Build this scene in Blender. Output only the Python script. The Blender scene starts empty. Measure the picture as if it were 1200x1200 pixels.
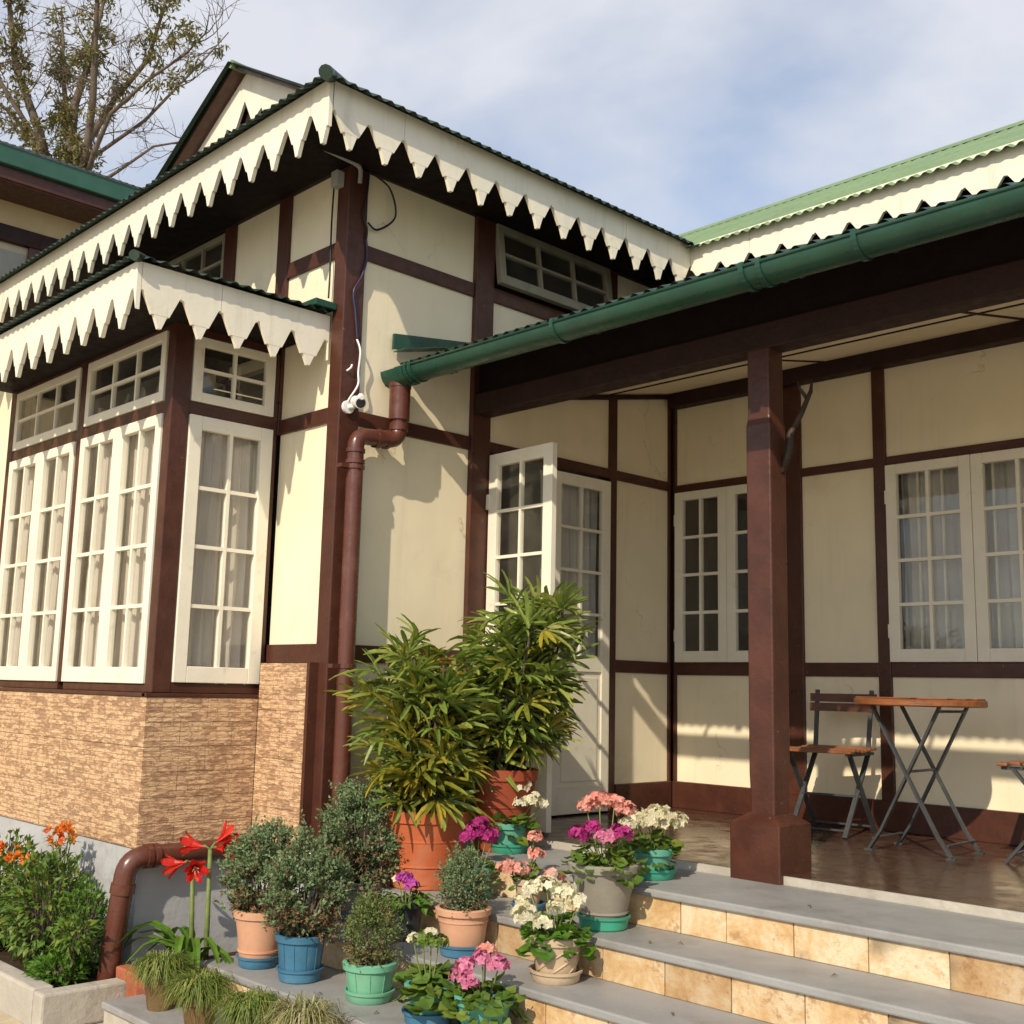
import bpy, bmesh, math, random
from mathutils import Vector, Matrix
rnd = random.Random(11)
sc = bpy.context.scene
col = sc.collection
PI = math.pi

# ------------------------------------------------------------------ camera
YAW, PITCH, ROLL = math.radians(-45.946), math.radians(8.795), math.radians(1.294)
def cam_axes():
    cy, sy, cp, sp = math.cos(YAW), math.sin(YAW), math.cos(PITCH), math.sin(PITCH)
    f = Vector((sy*cp, cy*cp, sp)); r = Vector((cy, -sy, 0)); u = r.cross(f)
    cr, sr = math.cos(ROLL), math.sin(ROLL)
    return r*cr + u*sr, u*cr - r*sr, f
r_, u_, f_ = cam_axes()
cd = bpy.data.cameras.new('camera'); cam = bpy.data.objects.new('camera', cd); col.objects.link(cam)
cam.matrix_world = Matrix(((r_.x, u_.x, -f_.x, 4.908), (r_.y, u_.y, -f_.y, -3.451), (r_.z, u_.z, -f_.z, 0.765), (0, 0, 0, 1)))
cd.sensor_width = 36; cd.lens = 1337.9/1200*36; cd.clip_end = 2000; cd.clip_start = .05
sc.camera = cam

# ------------------------------------------------------------------ light
SUN = Vector((.425, -1.0, .80)).normalized()
EL = math.asin(SUN.z); AZ = math.atan2(SUN.x, SUN.y)
sd = bpy.data.lights.new('sun', 'SUN'); sun = bpy.data.objects.new('sun', sd); col.objects.link(sun)
sd.energy = 3.5; sd.angle = math.radians(.6); sd.color = (1, .87, .69)
sun.rotation_euler = SUN.to_track_quat('Z', 'Y').to_euler()
sun.location = (6, -12, 12)
w = bpy.data.worlds.new('World'); sc.world = w; w.use_nodes = True
nt = w.node_tree; nt.nodes.clear()
def N(t, typ, **kw):
    n = t.nodes.new(typ)
    for k, v in kw.items():
        if k in n.inputs: n.inputs[k].default_value = v
        else: setattr(n, k, v)
    return n
L = nt.links.new
out = N(nt, 'ShaderNodeOutputWorld'); bg = N(nt, 'ShaderNodeBackground'); bg.inputs[1].default_value = .14
sky = N(nt, 'ShaderNodeTexSky', sky_type='NISHITA', sun_disc=False, sun_elevation=EL, sun_rotation=AZ, air_density=1.0, dust_density=.8, ozone_density=1.0)
tc = N(nt, 'ShaderNodeTexCoord'); sp = N(nt, 'ShaderNodeSeparateXYZ'); L(tc.outputs['Generated'], sp.inputs[0])
ad = N(nt, 'ShaderNodeMath', operation='ADD'); L(sp.outputs[2], ad.inputs[0]); ad.inputs[1].default_value = .25
mx = N(nt, 'ShaderNodeMath', operation='MAXIMUM'); L(ad.outputs[0], mx.inputs[0]); mx.inputs[1].default_value = .05
dv = N(nt, 'ShaderNodeVectorMath', operation='DIVIDE'); L(tc.outputs['Generated'], dv.inputs[0]); L(mx.outputs[0], dv.inputs[1])
no = N(nt, 'ShaderNodeTexNoise'); no.inputs['Scale'].default_value = 1.7; no.inputs['Detail'].default_value = 9; no.inputs['Roughness'].default_value = .5; no.inputs['Distortion'].default_value = .25
L(dv.outputs[0], no.inputs['Vector'])
rp = N(nt, 'ShaderNodeValToRGB'); rp.color_ramp.elements[0].position = .40; rp.color_ramp.elements[1].position = .60
rp.color_ramp.elements[0].color = (.30, .30, .30, 1); rp.color_ramp.elements[1].color = (.92, .92, .92, 1)
L(no.outputs[0], rp.inputs[0])
mi = N(nt, 'ShaderNodeMix', data_type='RGBA'); L(rp.outputs[0], mi.inputs[0]); L(sky.outputs[0], mi.inputs[6]); mi.inputs[7].default_value = (4.5, 4.6, 4.95, 1)
L(mi.outputs[2], bg.inputs[0]); L(bg.outputs[0], out.inputs[0])
sc.view_settings.view_transform = 'Standard'; sc.view_settings.look = 'None'
sc.view_settings.exposure = .34; sc.view_settings.gamma = 1
sc.render.engine = 'CYCLES'

# ------------------------------------------------------------------ materials
MATS = {}
def new_mat(name):
    m = bpy.data.materials.new(name); m.use_nodes = True; t = m.node_tree; t.nodes.clear()
    o = N(t, 'ShaderNodeOutputMaterial'); b = N(t, 'ShaderNodeBsdfPrincipled'); t.links.new(b.outputs[0], o.inputs[0])
    MATS[name] = m
    return m, t, b, o
def rgba(c): return (c[0], c[1], c[2], 1)
def noise(t, vec, scale, detail=5, rough=.55, dist=0):
    n = N(t, 'ShaderNodeTexNoise'); n.inputs['Scale'].default_value = scale; n.inputs['Detail'].default_value = detail
    n.inputs['Roughness'].default_value = rough; n.inputs['Distortion'].default_value = dist
    if vec is not None: t.links.new(vec, n.inputs['Vector'])
    return n.outputs[0]
def ramp(t, fac, stops):
    r = N(t, 'ShaderNodeValToRGB'); e = r.color_ramp.elements
    while len(e) < len(stops): e.new(.5)
    for i, (p, c) in enumerate(stops): e[i].position = p; e[i].color = rgba(c) if not isinstance(c, (int, float)) else (c, c, c, 1)
    t.links.new(fac, r.inputs[0]); return r.outputs[0]
def mixc(t, fac, a, b, mode='MIX'):
    m = N(t, 'ShaderNodeMix', data_type='RGBA', blend_type=mode)
    for s, i in ((fac, 0), (a, 6), (b, 7)):
        if isinstance(s, (int, float)): m.inputs[i].default_value = s
        elif isinstance(s, tuple): m.inputs[i].default_value = rgba(s)
        else: t.links.new(s, m.inputs[i])
    return m.outputs[2]
def objvec(t, jitter=False, scale=None):
    c = N(t, 'ShaderNodeTexCoord').outputs['Object']
    if jitter:
        oi = N(t, 'ShaderNodeObjectInfo'); m = N(t, 'ShaderNodeMath', operation='MULTIPLY'); m.inputs[1].default_value = 37.
        t.links.new(oi.outputs['Random'], m.inputs[0])
        a = N(t, 'ShaderNodeVectorMath', operation='ADD'); t.links.new(c, a.inputs[0]); t.links.new(m.outputs[0], a.inputs[1]); c = a.outputs[0]
    if scale:
        mp = N(t, 'ShaderNodeMapping'); mp.inputs['Scale'].default_value = scale; t.links.new(c, mp.inputs[0]); c = mp.outputs[0]
    return c
def bump(t, b, h, strength, dist=.01):
    n = N(t, 'ShaderNodeBump'); n.inputs['Strength'].default_value = strength; n.inputs['Distance'].default_value = dist
    t.links.new(h, n.inputs['Height']); t.links.new(n.outputs[0], b.inputs['Normal'])
def mat(name, c, rough=.6, var=.14, scale=5, bmp=.15, bscale=60, spec=.35, dirt=None, dirt_amt=.5, dscale=3, dpos=(.55, .7), jitter=False, objvar=0., chips=None, stretch=None, metal=0., streak=0.):
    m, t, b, o = new_mat(name)
    v = objvec(t, jitter, stretch)
    n1 = noise(t, v, scale, 6, .6)
    lo = tuple(x*(1-var*1.3) for x in c); hi = tuple(min(1, x*(1+var)) for x in c)
    cc = ramp(t, n1, [(.25, lo), (.75, hi)])
    if objvar:
        oi = N(t, 'ShaderNodeObjectInfo')
        cc = mixc(t, 1., cc, ramp(t, oi.outputs['Random'], [(0, 1-objvar), (1, 1.)]), 'MULTIPLY')
    if dirt:
        cc = mixc(t, ramp(t, noise(t, v, dscale, 9, .68, .4), [(dpos[0], 0.), (dpos[1], dirt_amt)]), cc, dirt)
    if streak:
        sv = objvec(t, False, (7, 7, .55))
        cc = mixc(t, ramp(t, noise(t, sv, 2.2, 8, .65, .3), [(.54, 0.), (.80, streak)]), cc, tuple(x*.55 for x in c))
    if streak and name == 'plaster':
        vv = N(t, 'ShaderNodeVectorMath', operation='MULTIPLY_ADD'); nz = N(t, 'ShaderNodeTexNoise'); nz.inputs['Scale'].default_value = 4.; nz.inputs['Detail'].default_value = 6
        t.links.new(v, nz.inputs['Vector']); t.links.new(nz.outputs['Color'], vv.inputs[0]); vv.inputs[1].default_value = (.5, .5, .5); t.links.new(v, vv.inputs[2])
        ce = N(t, 'ShaderNodeTexVoronoi', feature='DISTANCE_TO_EDGE'); ce.inputs['Scale'].default_value = 1.1; t.links.new(vv.outputs[0], ce.inputs['Vector'])
        cm = N(t, 'ShaderNodeMath', operation='MULTIPLY'); t.links.new(ramp(t, ce.outputs['Distance'], [(.0, .55), (.006, 0.)]), cm.inputs[0]); t.links.new(ramp(t, noise(t, v, 1.7, 3), [(.55, 0.), (.62, 1.)]), cm.inputs[1])
        cc = mixc(t, cm.outputs[0], cc, (.40, .32, .20))
    if chips:
        cc = mixc(t, ramp(t, noise(t, v, 46, 4, .6), [(.70, 0.), (.735, .8)]), cc, chips)
    t.links.new(cc, b.inputs['Base Color'])
    t.links.new(ramp(t, noise(t, v, scale*2.3, 4), [(.3, max(.05, rough-.12)), (.7, min(1, rough+.12))]), b.inputs['Roughness'])
    b.inputs['Specular IOR Level'].default_value = spec; b.inputs['Metallic'].default_value = metal
    if bmp: bump(t, b, noise(t, v, bscale, 5, .6), bmp)
    return m
CREAM = (.84, .755, .55)
mat('plaster', CREAM, .62, .07, 1.6, .12, 55, .3, dirt=(.42, .33, .20), dirt_amt=.35, dscale=2.1, dpos=(.56, .82), streak=.22)
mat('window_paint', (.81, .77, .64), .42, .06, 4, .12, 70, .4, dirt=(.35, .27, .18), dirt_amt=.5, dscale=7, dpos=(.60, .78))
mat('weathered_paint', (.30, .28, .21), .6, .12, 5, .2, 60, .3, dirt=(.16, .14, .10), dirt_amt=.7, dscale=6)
mat('fascia_paint', (.80, .755, .62), .5, .07, 3, .15, 40, .35, dirt=(.34, .26, .17), dirt_amt=.45, dscale=4.5, dpos=(.58, .8), streak=.5)
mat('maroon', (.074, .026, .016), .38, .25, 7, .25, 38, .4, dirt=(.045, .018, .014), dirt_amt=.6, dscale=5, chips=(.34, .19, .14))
mat('maroon_dark', (.030, .012, .009), .6, .25, 7, .3, 38, .3)  # darker maroon copy, porch and eave shade put into the timber colour
mat('soffit_wood_shaded', (.012, .006, .005), .75, .3, 6, .4, 30, .2)  # nearly black: deep shade under the eaves put into the wood colour
mat('roof_dark', (.018, .040, .026), .5, .3, 5, .2, 60, .35, dirt=(.03, .025, .02), dirt_amt=.7, dscale=6)
mat('roof_light', (.175, .265, .125), .48, .14, 3, .1, 60, .35, dirt=(.10, .15, .08), dirt_amt=.6, dscale=5)
mat('green_gutter', (.013, .062, .038), .33, .2, 6, .1, 60, .5, dirt=(.05, .07, .05), dirt_amt=.4, dscale=9)
mat('brown_pipe', (.105, .034, .022), .3, .15, 8, .05, 60, .5, dirt=(.16, .10, .07), dirt_amt=.4, dscale=8)
mat('plinth_grey', (.43, .44, .45), .7, .12, 2.5, .4, 22, .25, dirt=(.25, .235, .21), dirt_amt=.6, dscale=3)
mat('tread_grey', (.30, .30, .295), .5, .12, 3.2, .25, 90, .35, dirt=(.16, .145, .12), dirt_amt=.85, dscale=2.6, dpos=(.50, .80), chips=(.10, .09, .08))
mat('concrete', (.44, .41, .35), .85, .16, 5, .5, 30, .2, dirt=(.24, .22, .16), dirt_amt=.7, dscale=4)
mat('garden_ground', (.48, .43, .34), .95, .35, 1.2, .6, 30, .1, dirt=(.33, .30, .20), dirt_amt=.8, dscale=.6)
mat('sandy_ground', (.50, .42, .29), .9, .2, 4, .5, 60, .15, dirt=(.30, .26, .19), dirt_amt=.7, dscale=2)
mat('soil', (.06, .042, .028), .95, .4, 20, .8, 60, .1)
mat('floor_brown', (.072, .036, .023), .22, .18, 3.5, .05, 40, .5, dirt=(.12, .075, .05), dirt_amt=.45, dscale=1.6)
mat('brick_red', (.42, .13, .07), .85, .25, 9, .5, 50, .2, objvar=.3, dirt=(.3, .27, .2), dirt_amt=.6, dscale=9)
mat('terracotta', (.50, .125, .048), .55, .16, 4, .15, 60, .3, dirt=(.46, .24, .15), dirt_amt=.7, dscale=5, dpos=(.5, .75), chips=(.30, .12, .06))
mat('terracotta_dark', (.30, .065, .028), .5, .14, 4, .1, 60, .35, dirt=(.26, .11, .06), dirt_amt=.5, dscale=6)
mat('pot_peach', (.60, .33, .205), .6, .12, 6, .1, 70, .3, dirt=(.36, .24, .16), dirt_amt=.7, dscale=6, dpos=(.5, .75))
mat('pot_teal', (.11, .36, .27), .5, .16, 7, .1, 60, .35, dirt=(.24, .30, .22), dirt_amt=.8, dscale=7, dpos=(.48, .75))
mat('pot_green', (.16, .42, .27), .45, .14, 7, .1, 60, .35, dirt=(.28, .36, .24), dirt_amt=.7, dscale=7, dpos=(.5, .75))
mat('pot_blue', (.055, .17, .275), .48, .2, 7, .1, 60, .35, dirt=(.14, .24, .32), dirt_amt=.6, dscale=9)
mat('saucer_green', (.05, .31, .20), .4, .15, 7, .05, 60, .4)
mat('pot_grey', (.27, .245, .20), .7, .14, 6, .2, 60, .25, dirt=(.36, .33, .27), dirt_amt=.6, dscale=7)
mat('pot_tan', (.52, .40, .27), .65, .14, 6, .15, 60, .25, dirt=(.33, .26, .17), dirt_amt=.6, dscale=8)
mat('pot_black', (.028, .03, .034), .5, .3, 7, .1, 60, .35, dirt=(.12, .11, .1), dirt_amt=.5, dscale=9)
mat('pot_mossy', (.17, .11, .05), .85, .3, 9, .4, 60, .2, dirt=(.07, .09, .03), dirt_amt=.7, dscale=9)
mat('wood_slat', (.24, .085, .030), .38, .35, 5, .3, 30, .45, dirt=(.09, .035, .015), dirt_amt=.7, dscale=7, stretch=(1, 6, 6))
mat('wood_slat_dark', (.11, .045, .022), .45, .35, 5, .3, 30, .4, dirt=(.05, .025, .012), dirt_amt=.7, dscale=7, stretch=(1, 6, 6))
mat('iron', (.045, .05, .052), .5, .2, 12, .15, 60, .45, dirt=(.12, .10, .08), dirt_amt=.4, dscale=12)
mat('white_plastic', (.76, .76, .74), .35, .04, 8, 0, 60, .5)
mat('grey_plastic', (.36, .36, .34), .5, .1, 8, 0, 60, .4)
mat('black_rubber', (.012, .012, .013), .5, .1, 8, 0, 60, .4)
mat('blue_wire', (.035, .035, .09), .45, .1, 8, 0, 60, .4)
mat('lens_black', (.008, .008, .01), .08, .1, 8, 0, 60, .6)
mat('brass', (.52, .33, .10), .3, .15, 12, .05, 60, .5, metal=.9)
mat('curtain', (.60, .555, .50), .9, .06, 6, .1, 120, .1)
mat('curtain_blue', (.68, .67, .64), .9, .08, 6, .1, 120, .1)
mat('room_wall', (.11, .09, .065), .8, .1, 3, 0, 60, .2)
mat('antler', (.045, .028, .02), .6, .3, 14, .3, 60, .35)
mat('bark', (.135, .105, .078), .9, .3, 9, .8, 25, .15)
mat('cane', (.10, .075, .045), .85, .4, 30, .5, 60, .2)
mat('annex_green', (.032, .105, .072), .45, .15, 4, .1, 60, .4)
mat('annex_cream', (.55, .43, .24), .7, .1, 3, .1, 60, .25)
def glass():
    m, t, b, o = new_mat('glass'); t.nodes.remove(b)
    tr = N(t, 'ShaderNodeBsdfTransparent'); tr.inputs[0].default_value = (.97, .97, .955, 1)
    gl = N(t, 'ShaderNodeBsdfGlossy'); gl.inputs['Roughness'].default_value = .02; gl.inputs[0].default_value = (.95, .95, .95, 1)
    lw = N(t, 'ShaderNodeLayerWeight'); lw.inputs[0].default_value = .5
    pw = N(t, 'ShaderNodeMath', operation='POWER'); t.links.new(lw.outputs['Facing'], pw.inputs[0]); pw.inputs[1].default_value = 4.
    fr = N(t, 'ShaderNodeMath', operation='MULTIPLY_ADD'); t.links.new(pw.outputs[0], fr.inputs[0]); fr.inputs[1].default_value = .6; fr.inputs[2].default_value = .035
    v = objvec(t, True); bm = N(t, 'ShaderNodeBump'); bm.inputs['Strength'].default_value = .05; bm.inputs['Distance'].default_value = .01
    t.links.new(noise(t, v, 5, 2), bm.inputs['Height']); t.links.new(bm.outputs[0], gl.inputs['Normal'])
    ms = N(t, 'ShaderNodeMixShader'); t.links.new(fr.outputs[0], ms.inputs[0]); t.links.new(tr.outputs[0], ms.inputs[1]); t.links.new(gl.outputs[0], ms.inputs[2])
    # dusty film
    df = N(t, 'ShaderNodeBsdfDiffuse'); df.inputs[0].default_value = (.55, .52, .46, 1)
    m2 = N(t, 'ShaderNodeMixShader'); t.links.new(ramp(t, noise(t, v, 6, 6), [(.35, .01), (.8, .06)]), m2.inputs[0])
    t.links.new(ms.outputs[0], m2.inputs[1]); t.links.new(df.outputs[0], m2.inputs[2]); t.links.new(m2.outputs[0], o.inputs[0])
glass()
def tile_mat():
    m, t, b, o = new_mat('ledger_tile')
    c = N(t, 'ShaderNodeTexCoord').outputs['Object']
    s = N(t, 'ShaderNodeSeparateXYZ'); t.links.new(c, s.inputs[0])
    a = N(t, 'ShaderNodeMath', operation='ADD'); t.links.new(s.outputs[0], a.inputs[0]); t.links.new(s.outputs[1], a.inputs[1])
    cb = N(t, 'ShaderNodeCombineXYZ'); t.links.new(a.outputs[0], cb.inputs[0]); t.links.new(s.outputs[2], cb.inputs[1])
    # wobble
    nw = noise(t, cb.outputs[0], 22, 3); 
    wv = N(t, 'ShaderNodeVectorMath', operation='SCALE'); wv.inputs['Scale'].default_value = .012
    cbn = N(t, 'ShaderNodeCombineXYZ'); t.links.new(nw, cbn.inputs[0]); t.links.new(noise(t, cb.outputs[0], 31, 3), cbn.inputs[1])
    t.links.new(cbn.outputs[0], wv.inputs[0])
    av = N(t, 'ShaderNodeVectorMath', operation='ADD'); t.links.new(cb.outputs[0], av.inputs[0]); t.links.new(wv.outputs[0], av.inputs[1])
    def brick(bw, rh, mort, off):
        k = N(t, 'ShaderNodeTexBrick'); k.inputs['Scale'].default_value = 1; k.inputs['Brick Width'].default_value = bw; k.inputs['Row Height'].default_value = rh
        k.inputs['Mortar Size'].default_value = mort; k.inputs['Mortar Smooth'].default_value = .3; k.offset = off; k.inputs['Bias'].default_value = 0
        k.inputs['Color1'].default_value = (1, 1, 1, 1); k.inputs['Color2'].default_value = (0, 0, 0, 1); k.inputs['Mortar'].default_value = (.1, .1, .1, 1)
        t.links.new(av.outputs[0], k.inputs['Vector']); return k
    vm = N(t, 'ShaderNodeMapping'); vm.inputs['Scale'].default_value = (13, 44, 1); t.links.new(av.outputs[0], vm.inputs[0])
    vo = N(t, 'ShaderNodeTexVoronoi', distance='CHEBYCHEV', voronoi_dimensions='2D'); vo.inputs['Scale'].default_value = 1.; vo.inputs['Randomness'].default_value = .85; t.links.new(vm.outputs[0], vo.inputs['Vector'])
    vs = N(t, 'ShaderNodeSeparateColor'); t.links.new(vo.outputs['Color'], vs.inputs[0])
    ve = N(t, 'ShaderNodeTexVoronoi', feature='DISTANCE_TO_EDGE', voronoi_dimensions='2D'); ve.inputs['Scale'].default_value = 1.; ve.inputs['Randomness'].default_value = .85; t.links.new(vm.outputs[0], ve.inputs['Vector'])
    k1 = brick(.105, .0245, .0022, .37); k2 = brick(.23, .049, .003, .61)
    mp = N(t, 'ShaderNodeMapping'); mp.inputs['Scale'].default_value = (22, 70, 1); t.links.new(cb.outputs[0], mp.inputs[0])
    ns = noise(t, mp.outputs[0], 1, 4, .6)
    ad = N(t, 'ShaderNodeMath', operation='MULTIPLY_ADD'); t.links.new(vs.outputs[0], ad.inputs[0]); ad.inputs[1].default_value = .26; t.links.new(ns, ad.inputs[2])
    ad2 = N(t, 'ShaderNodeMath', operation='MULTIPLY_ADD'); t.links.new(k1.outputs[0], ad2.inputs[0]); ad2.inputs[1].default_value = .20; t.links.new(ad.outputs[0], ad2.inputs[2])
    cc = ramp(t, ad2.outputs[0], [(.50, (.27, .155, .085)), (.66, (.38, .225, .13)), (.73, (.64, .42, .235)), (.95, (.75, .52, .31))])
    cc = mixc(t, ramp(t, k1.outputs[1], [(.3, 0.), (.8, .55)]), cc, (.20, .115, .06))
    cc = mixc(t, ramp(t, ve.outputs['Distance'], [(.0, .75), (.07, 0.)]), cc, (.21, .12, .06))
    cc = mixc(t, .22, cc, ramp(t, noise(t, cb.outputs[0], 3, 4), [(.3, (.42, .265, .165)), (.7, (.68, .45, .28))]))
    t.links.new(cc, b.inputs['Base Color']); b.inputs['Roughness'].default_value = .5; b.inputs['Specular IOR Level'].default_value = .35
    bump(t, b, ad2.outputs[0], .7, .014)
tile_mat()
def stone_mat():
    m, t, b, o = new_mat('riser_stone')
    v = objvec(t, True)
    n1 = noise(t, v, 5.0, 14, .74, .35); n2 = noise(t, v, 13, 14, .76, .25); n3 = noise(t, v, 2.6, 4, .5, .4)
    cc = ramp(t, n1, [(.26, (.30, .165, .07)), (.38, (.55, .35, .165)), (.48, (.66, .48, .27)), (.58, (.72, .62, .44)), (.66, (.60, .41, .21)), (.78, (.68, .52, .32))])
    cc = mixc(t, ramp(t, n2, [(.55, 0.), (.62, .70)]), cc, (.38, .205, .085))
    cc = mixc(t, ramp(t, n3, [(.62, 0.), (.72, .75)]), cc, (.20, .16, .10))
    oi = N(t, 'ShaderNodeObjectInfo')
    cc = mixc(t, 1., cc, ramp(t, oi.outputs['Random'], [(0, (.66, .60, .55)), (.4, (.95, .90, .82)), (1, (1., 1., 1.))]), 'MULTIPLY')
    t.links.new(cc, b.inputs['Base Color']); b.inputs['Roughness'].default_value = .55
    bump(t, b, n2, .6, .012)
stone_mat()
def leaf_mat(name, cols, rough=.45, trans=.25, objmix=.0):
    m, t, b, o = new_mat(name)
    g = N(t, 'ShaderNodeNewGeometry'); oi = N(t, 'ShaderNodeObjectInfo')
    a = N(t, 'ShaderNodeMath', operation='ADD'); t.links.new(g.outputs['Random Per Island'], a.inputs[0])
    mm = N(t, 'ShaderNodeMath', operation='MULTIPLY'); t.links.new(oi.outputs['Random'], mm.inputs[0]); mm.inputs[1].default_value = 7.31
    t.links.new(mm.outputs[0], a.inputs[1]); fr = N(t, 'ShaderNodeMath', operation='FRACT'); t.links.new(a.outputs[0], fr.inputs[0])
    n = len(cols)
    cc = ramp(t, fr.outputs[0], [(i/(n-1), c) for i, c in enumerate(cols)])
    v = objvec(t); cc = mixc(t, .5, cc, ramp(t, noise(t, v, 30, 3), [(.3, (.55, .55, .55)), (.7, (1.25, 1.25, 1.1))]), 'MULTIPLY')
    t.links.new(cc, b.inputs['Base Color']); b.inputs['Roughness'].default_value = rough; b.inputs['Specular IOR Level'].default_value = .35
    tl = N(t, 'ShaderNodeBsdfTranslucent'); t.links.new(mixc(t, 1., cc, (1., 1.0, .55), 'MULTIPLY'), tl.inputs[0])
    ms = N(t, 'ShaderNodeMixShader'); ms.inputs[0].default_value = trans
    t.links.new(b.outputs[0], ms.inputs[1]); t.links.new(tl.outputs[0], ms.inputs[2]); t.links.new(ms.outputs[0], o.inputs[0])
leaf_mat('palm_leaf', [(.13, .20, .045), (.24, .32, .07), (.16, .25, .05), (.38, .43, .11), (.21, .28, .06)], .32, .35)
leaf_mat('palm_leaf_yellow', [(.15, .19, .035), (.32, .31, .045), (.13, .18, .035), (.46, .36, .05), (.20, .23, .04)], .35, .35)
leaf_mat('juniper', [(.10, .165, .075), (.20, .285, .145), (.14, .215, .105), (.30, .385, .225), (.19, .235, .09)], .65, .3)
leaf_mat('juniper_brown', [(.18, .10, .055), (.28, .16, .085), (.12, .10, .055), (.10, .12, .06)], .8, .15)
leaf_mat('cypress_green', [(.09, .14, .045), (.16, .22, .065), (.12, .17, .05), (.24, .27, .08)], .65, .2)
leaf_mat('geranium_leaf', [(.06, .13, .02), (.13, .22, .035), (.09, .17, .025), (.22, .28, .045), (.08, .15, .025)], .5, .3)
leaf_mat('primula_leaf', [(.06, .15, .018), (.10, .22, .025), (.08, .19, .02), (.13, .25, .03)], .45, .3)
leaf_mat('bush_leaf', [(.055, .12, .02), (.10, .19, .03), (.15, .24, .04), (.075, .15, .025), (.24, .27, .05)], .45, .25)
leaf_mat('strap_leaf', [(.07, .16, .025), (.12, .24, .03), (.09, .19, .025)], .35, .3)
leaf_mat('grass_blade', [(.10, .17, .03), (.19, .25, .05), (.08, .15, .028), (.32, .32, .085), (.14, .21, .04)], .5, .25)
leaf_mat('pale_grass', [(.40, .36, .18), (.20, .21, .06), (.48, .44, .26), (.16, .18, .05)], .5, .2)
leaf_mat('tree_leaf', [(.11, .12, .04), (.18, .165, .06), (.22, .18, .07), (.14, .15, .045)], .55, .25)
leaf_mat('petal_white', [(.80, .76, .62), (.74, .70, .52), (.85, .82, .72)], .6, .3)
leaf_mat('petal_cream', [(.72, .66, .48), (.78, .68, .50), (.70, .70, .50), (.80, .74, .60)], .6, .3)
leaf_mat('petal_pink', [(.72, .22, .20), (.78, .34, .28), (.80, .48, .40), (.70, .26, .24)], .6, .3)
leaf_mat('petal_rose', [(.60, .13, .32), (.70, .28, .42), (.55, .09, .28)], .6, .3)
leaf_mat('petal_magenta', [(.36, .018, .16), (.48, .04, .25), (.26, .012, .12)], .55, .25)
leaf_mat('petal_purple', [(.40, .03, .33), (.52, .10, .42), (.30, .02, .26)], .55, .25)
leaf_mat('petal_red', [(.66, .022, .016), (.56, .016, .013), (.74, .045, .022)], .4, .3)
leaf_mat('petal_orange', [(.80, .24, .02), (.72, .12, .015), (.82, .36, .05)], .5, .3)
leaf_mat('stalk_green', [(.16, .22, .06), (.20, .26, .09)], .5, .1)

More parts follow.
